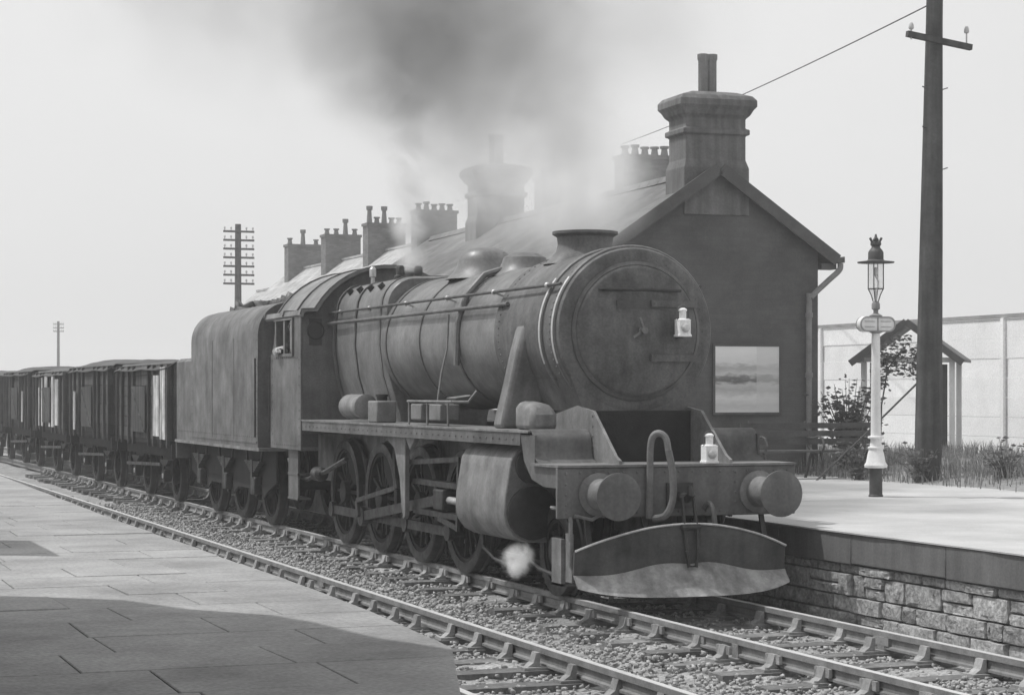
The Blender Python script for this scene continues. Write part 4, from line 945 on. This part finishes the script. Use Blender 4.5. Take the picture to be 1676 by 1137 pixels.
for c in (1.25, 3.25, 5.25): MB().cyl((-.72,c,.62),(.72,c,.62),.08,n=12).build('axle', M['under'], te)
rivets([(-1.28,y,z) for y in (.32,1.9,3.5,5.08) for z in np.arange(1.45,2.95,.13)]+[(-1.28,y,1.4) for y in np.arange(.4,5.1,.13)]+[(-1.276,y,1.4) for y in np.arange(5.25,6.4,.13)], (-1,0,0), M['loco'], te)
for y_ in (1.9, 3.5): MB().box(-1.286,-1.2805,y_-.05,y_+.05,1.34,2.94).build('seam_strip', M['loco'], te)
cp = []
for _ in range(420):
    x = random.uniform(-.72,.72); y = random.uniform(.5,5.0); cp.append((x, y, 3.32+.12*(1-abs(x)/.72)+.08*math.sin(y*2.1)+random.uniform(0,.08)-.0))
MB().prism([(-.71,2.9),(.71,2.9),(.71,3.28),(0,3.4),(-.71,3.28)], 'xz', .35, 5.1).build('coal_heap', M['coal'], te)
co = scatter_stones('coal_lumps', np.array(cp), .17, M['coal'], te); co['kind'] = 'stuff'
MB().box(-1.28,1.28,6.45,6.5,.9,1.2).build('rear_beam', M['loco'], te)

# ------------------------------------------------------------------ wagons
def wagon(y0, label, L_=5.4, H=2.62, hump=.22, pale=(), seed=0, hang=()):
    rd = random.Random(seed)
    t = thing('goods_wagon', (LX, y0, 0), label, 'wagon', 0, 'goods wagons behind the tender')
    MB().box(-1.2,1.2,.02,L_-.02,1.1,1.18).build('floor', M['under'], t)
    nb = 7; bh = (H-1.18)/nb
    for s in (-1, 1):
        for k in range(nb):
            b = MB(); x = s*(1.2+rd.uniform(-.006,.006)); b.box(min(x,x-s*.06),max(x,x-s*.06),.04,L_-.04,1.18+k*bh+.004,1.18+(k+1)*bh-.006); b.build('side_plank', M['wagon'], t)
        b = MB()
        for yy in (.04,.65,1.4,1.95,L_-1.95,L_-1.4,L_-.65,L_-.04): b.box(s*1.23-.028,s*1.23+.03,yy-.035,yy+.035,1.05,H-.02)
        b.build_split('side_stanchion', M['wagon'], t)
        b = MB(); b.box(s*1.28-.01,s*1.28+.01,2.05,L_-2.05,1.3,2.2); b.bar((s*1.285,2.1,1.35),(s*1.285,L_-2.1,2.15),.02,.06,(1,0,0)); b.build('side_door', M['wagon'], t)
        for (p0, p1, q0, q1) in pale:
            MB().box(s*1.262-.012,s*1.262+.012,p0,p1,q0,q1).build('bleached_board', M['wagon_pale'], t)
    for yy in (.0, L_-.06):
        for k in range(nb): MB().box(-1.13,1.13,yy,yy+.06,1.18+k*bh+.004,1.18+(k+1)*bh-.006).build('end_plank', M['wagon'], t)
        b = MB()
        for x in (-.7,.7): b.box(x-.06,x+.06,yy-.06 if yy < 1 else yy+.06,yy if yy < 1 else yy+.12,1.0,H)
        b.build_split('end_stanchion', M['wagon'], t)
    n = 18; m_ = 12; vs_ = []
    for i in range(n+1):
        v = i/n
        for j in range(m_+1):
            u = -1+2*j/m_; e = max(0,(1-abs(u)**2.5))*min(1,4*v,4*(1-v))**.6
            z_ = H+.02+hump*e*(1+.25*math.sin(v*9+seed))+rd.uniform(-.012,.012)
            x = u*1.3; 
            if abs(u) > .99: z_ = H-.09-.03*abs(math.sin(v*7+seed)); x = u*1.29
            elif abs(u) > .8: z_ = H+.03
            vs_.append((x, -.04+v*(L_+.08), z_))
    b = MB(); b.add(vs_, [(i*(m_+1)+j,(i+1)*(m_+1)+j,(i+1)*(m_+1)+j+1,i*(m_+1)+j+1) for i in range(n) for j in range(m_)])
    sh = b.build('tarpaulin', M['sheet'], t); so = sh.modifiers.new('thick','SOLIDIFY'); so.thickness = .015
    for s in (-1, 1):
        MB().box(s*.95-.05,s*.95+.05,-.1,L_+.1,.85,1.1).build('solebar', M['under'], t)
        for yy in (1.25, L_-1.25):
            wheel(t, s*.755, yy, .48, 8, M['under'], None, s)
            b = MB(); b.prism([(yy-.5,.86),(yy-.12,.38),(yy+.12,.38),(yy+.5,.86)], 'yz', s*.96-.015, s*.96+.015); b.box(s*1.03-.055,s*1.03+.055,yy-.11,yy+.11,.38,.6)
            for q in range(4): b.bar((s*1.03,yy-.42+.08*q,.78-.03*q),(s*1.03,yy+.42-.08*q,.78-.03*q),.08,.026)
            b.build('axle_guard', M['under'], t)
            MB().cyl((s*1.085,yy,.49),(s*1.1,yy,.49),.05,n=10).build('axle_cover', M['bright'], t)
        b = MB(); b.bar((s*1.08,1.5,.7),(s*1.1,L_-.5,.62),.03,.06); b.build('brake_lever', M['motion'], t)
    for yy, d in ((-.1,-1),(L_+.1,1)):
        MB().box(-1.2,1.2,min(yy,yy+d*.06),max(yy,yy+d*.06),.85,1.12).build('headstock', M['under'], t)
        for s in (-1, 1):
            b = MB(); b.lathe((s*.865,yy+d*.06,1.02), (0,d,0), [(.12,0),(.1,.15),(.06,.2),(.06,.3),(.17,.31),(.17,.34)], 14); b.build('buffer', M['under'], t)
    return t
wy = TY+6.5+.95
wl_ = ['first sheeted wagon coupled to the tender, pale boarded end bay', 'second sheeted wagon from the tender, dark weathered side', 'wagon with bright bleached streaks down its side', 'fourth wagon from the tender at the far left', 'fifth wagon from the tender at the frame edge', 'last wagon in the train beyond the others']
for k in range(6):
    pale = []
    if k == 0: pale = [(.1,.62,1.2,2.55),(.7,1.3,1.25,2.4)]
    if k == 1: pale = [(4.5,4.75,1.2,2.1)]
    if k == 2: pale = [(.8,1.3,1.25,2.4),(1.5,1.9,1.2,2.5),(2.15,2.4,1.2,2.0),(2.7,3.2,1.3,2.5),(3.5,3.75,1.2,2.45),(4.1,4.3,1.2,2.2)]
    if k == 3: pale = [(1.0,1.3,1.25,2.1)]
    wagon(wy, wl_[k], 5.5, 2.6+[.02,.06,.0,.05,-.02,.03][k], [.04,.13,.07,.12,.08,.12][k], pale, k)
    wy += 6.5

# ------------------------------------------------------------------ smoke and steam (real volumes)
def smoke(name, puffs, label, cat, color, dens, nscale, aniso=.2):
    pts = [Vector(p[:3]) for p in puffs]
    b = MB()
    # one envelope: tube along the puffs, wider than any of them
    ends = [pts[0]+(pts[0]-pts[1]).normalized()*puffs[0][3]*.9]+pts+[pts[-1]+(pts[-1]-pts[-2]).normalized()*puffs[-1][3]] if len(pts) > 1 else None
    if ends: b.tube(ends, [puffs[0][3]*.6]+[p[3]*1.12 for p in puffs]+[puffs[-1][3]*.8], 20)
    else: b.ball(puffs[0][:3], puffs[0][3]*1.02, 20, 12)
    o = b.build(name, [])
    m = bpy.data.materials.new(name+'_air'); m.use_nodes = True; n = m.node_tree; L = n.links; n.nodes.remove(n.nodes['Principled BSDF'])
    tc = n.nodes.new('ShaderNodeTexCoord'); out = n.nodes['Material Output']
    tot = None
    for p in puffs:
        d = n.nodes.new('ShaderNodeVectorMath'); d.operation = 'DISTANCE'; L.new(tc.outputs['Object'], d.inputs[0]); d.inputs[1].default_value = p[:3]
        r = n.nodes.new('ShaderNodeMapRange'); r.interpolation_type = 'SMOOTHSTEP'; r.inputs[1].default_value = 0; r.inputs[2].default_value = p[3]; r.inputs[3].default_value = p[4]; r.inputs[4].default_value = 0
        L.new(d.outputs['Value'], r.inputs[0])
        if tot is None: tot = r.outputs[0]
        else:
            a = n.nodes.new('ShaderNodeMath'); a.operation = 'ADD'; L.new(tot, a.inputs[0]); L.new(r.outputs[0], a.inputs[1]); tot = a.outputs[0]
    ns = n.nodes.new('ShaderNodeTexNoise'); ns.inputs['Scale'].default_value = nscale; ns.inputs['Detail'].default_value = 4; ns.inputs['Roughness'].default_value = .55; ns.inputs['Distortion'].default_value = 1.0
    L.new(tc.outputs['Object'], ns.inputs['Vector'])
    r = n.nodes.new('ShaderNodeMapRange'); r.inputs[1].default_value = .4; r.inputs[2].default_value = .63; r.inputs[3].default_value = .04; r.inputs[4].default_value = 2.0; L.new(ns.outputs[0], r.inputs[0])
    a = n.nodes.new('ShaderNodeMath'); a.operation = 'MULTIPLY'; L.new(tot, a.inputs[0]); L.new(r.outputs[0], a.inputs[1])
    a2 = n.nodes.new('ShaderNodeMath'); a2.operation = 'MULTIPLY'; L.new(a.outputs[0], a2.inputs[0]); a2.inputs[1].default_value = dens
    pv = n.nodes.new('ShaderNodeVolumePrincipled'); pv.inputs['Color'].default_value = (color,)*3+(1,); pv.inputs['Anisotropy'].default_value = aniso
    pv.inputs['Density Attribute'].default_value = ''
    L.new(a2.outputs[0], pv.inputs['Density']); L.new(pv.outputs[0], out.inputs['Volume'])
    o.data.materials.append(m)
    return tag(o, label, cat, kind='stuff')
smoke('smoke', [(8.67,20.85,4.05,.5,1.3),(8.67,21.4,4.8,.9,.4),(8.8,22.4,5.5,1.3,.25),(9.0,23.5,6.1,1.7,.28),(9.0,24.8,6.6,1.9,.45),(9.0,26.2,6.9,2.0,.8),(9.0,27.6,7.3,2.2,.95),(9.6,29,8.6,2.9,.8)],
      'grey smoke drifting back from the engine chimney', 'smoke', .42, .8, .8)
smoke('smoke_veil', [(10.3,22.3,6.7,1.5,.4),(9.9,24.3,7.1,1.8,.45),(9.0,27.5,7.7,2.3,.5),(7.9,31,8.5,2.7,.45),(6.9,34.5,9.3,2.8,.3)], 'thin smoke veil spreading along the top of the sky', 'smoke', .55, .5, .6)
smoke('steam', [(8.75,20.95,4.05,.5,1.8),(9.0,21.6,4.5,1.0,1.5),(9.3,22.8,4.9,1.4,1.3),(9.5,24.8,5.1,1.7,1.0),(9.6,27.0,5.2,1.6,.6)], 'pale steam billowing low behind the engine chimney', 'steam', .99, .85, 1.2)
smoke('valve_steam', [(8.67,27.1,3.95,.3,2.2),(8.69,27.15,4.4,.36,1.6),(8.72,27.25,4.9,.42,1.1),(8.75,27.4,5.5,.5,.7),(8.8,27.6,6.1,.6,.4)], 'thin white steam column rising from the safety valves', 'steam', .99, 3.0, 2.2)
smoke('steam_leak', [(7.5,19.7,.42,.17,1.),(7.42,19.6,.38,.2,.9),(7.36,19.45,.33,.16,.6)], 'small white steam puff leaking beside the front wheel', 'steam', .99, 15, 6)

# thin smoky air over the station
b = MB(); b.box(-410,410,-160,710,-1.6,17); hz = b.build('haze', [])
hm = bpy.data.materials.new('haze_air'); hm.use_nodes = True; n = hm.node_tree; n.nodes.remove(n.nodes['Principled BSDF'])
pv = n.nodes.new('ShaderNodeVolumePrincipled'); pv.inputs['Color'].default_value = (.93,.93,.93,1); pv.inputs['Density'].default_value = .0017; pv.inputs['Density Attribute'].default_value = ''
n.links.new(pv.outputs[0], n.nodes['Material Output'].inputs['Volume']); hz.data.materials.append(hm)
tag(hz, 'thin smoky haze hanging over the station and line', 'haze', kind='stuff')
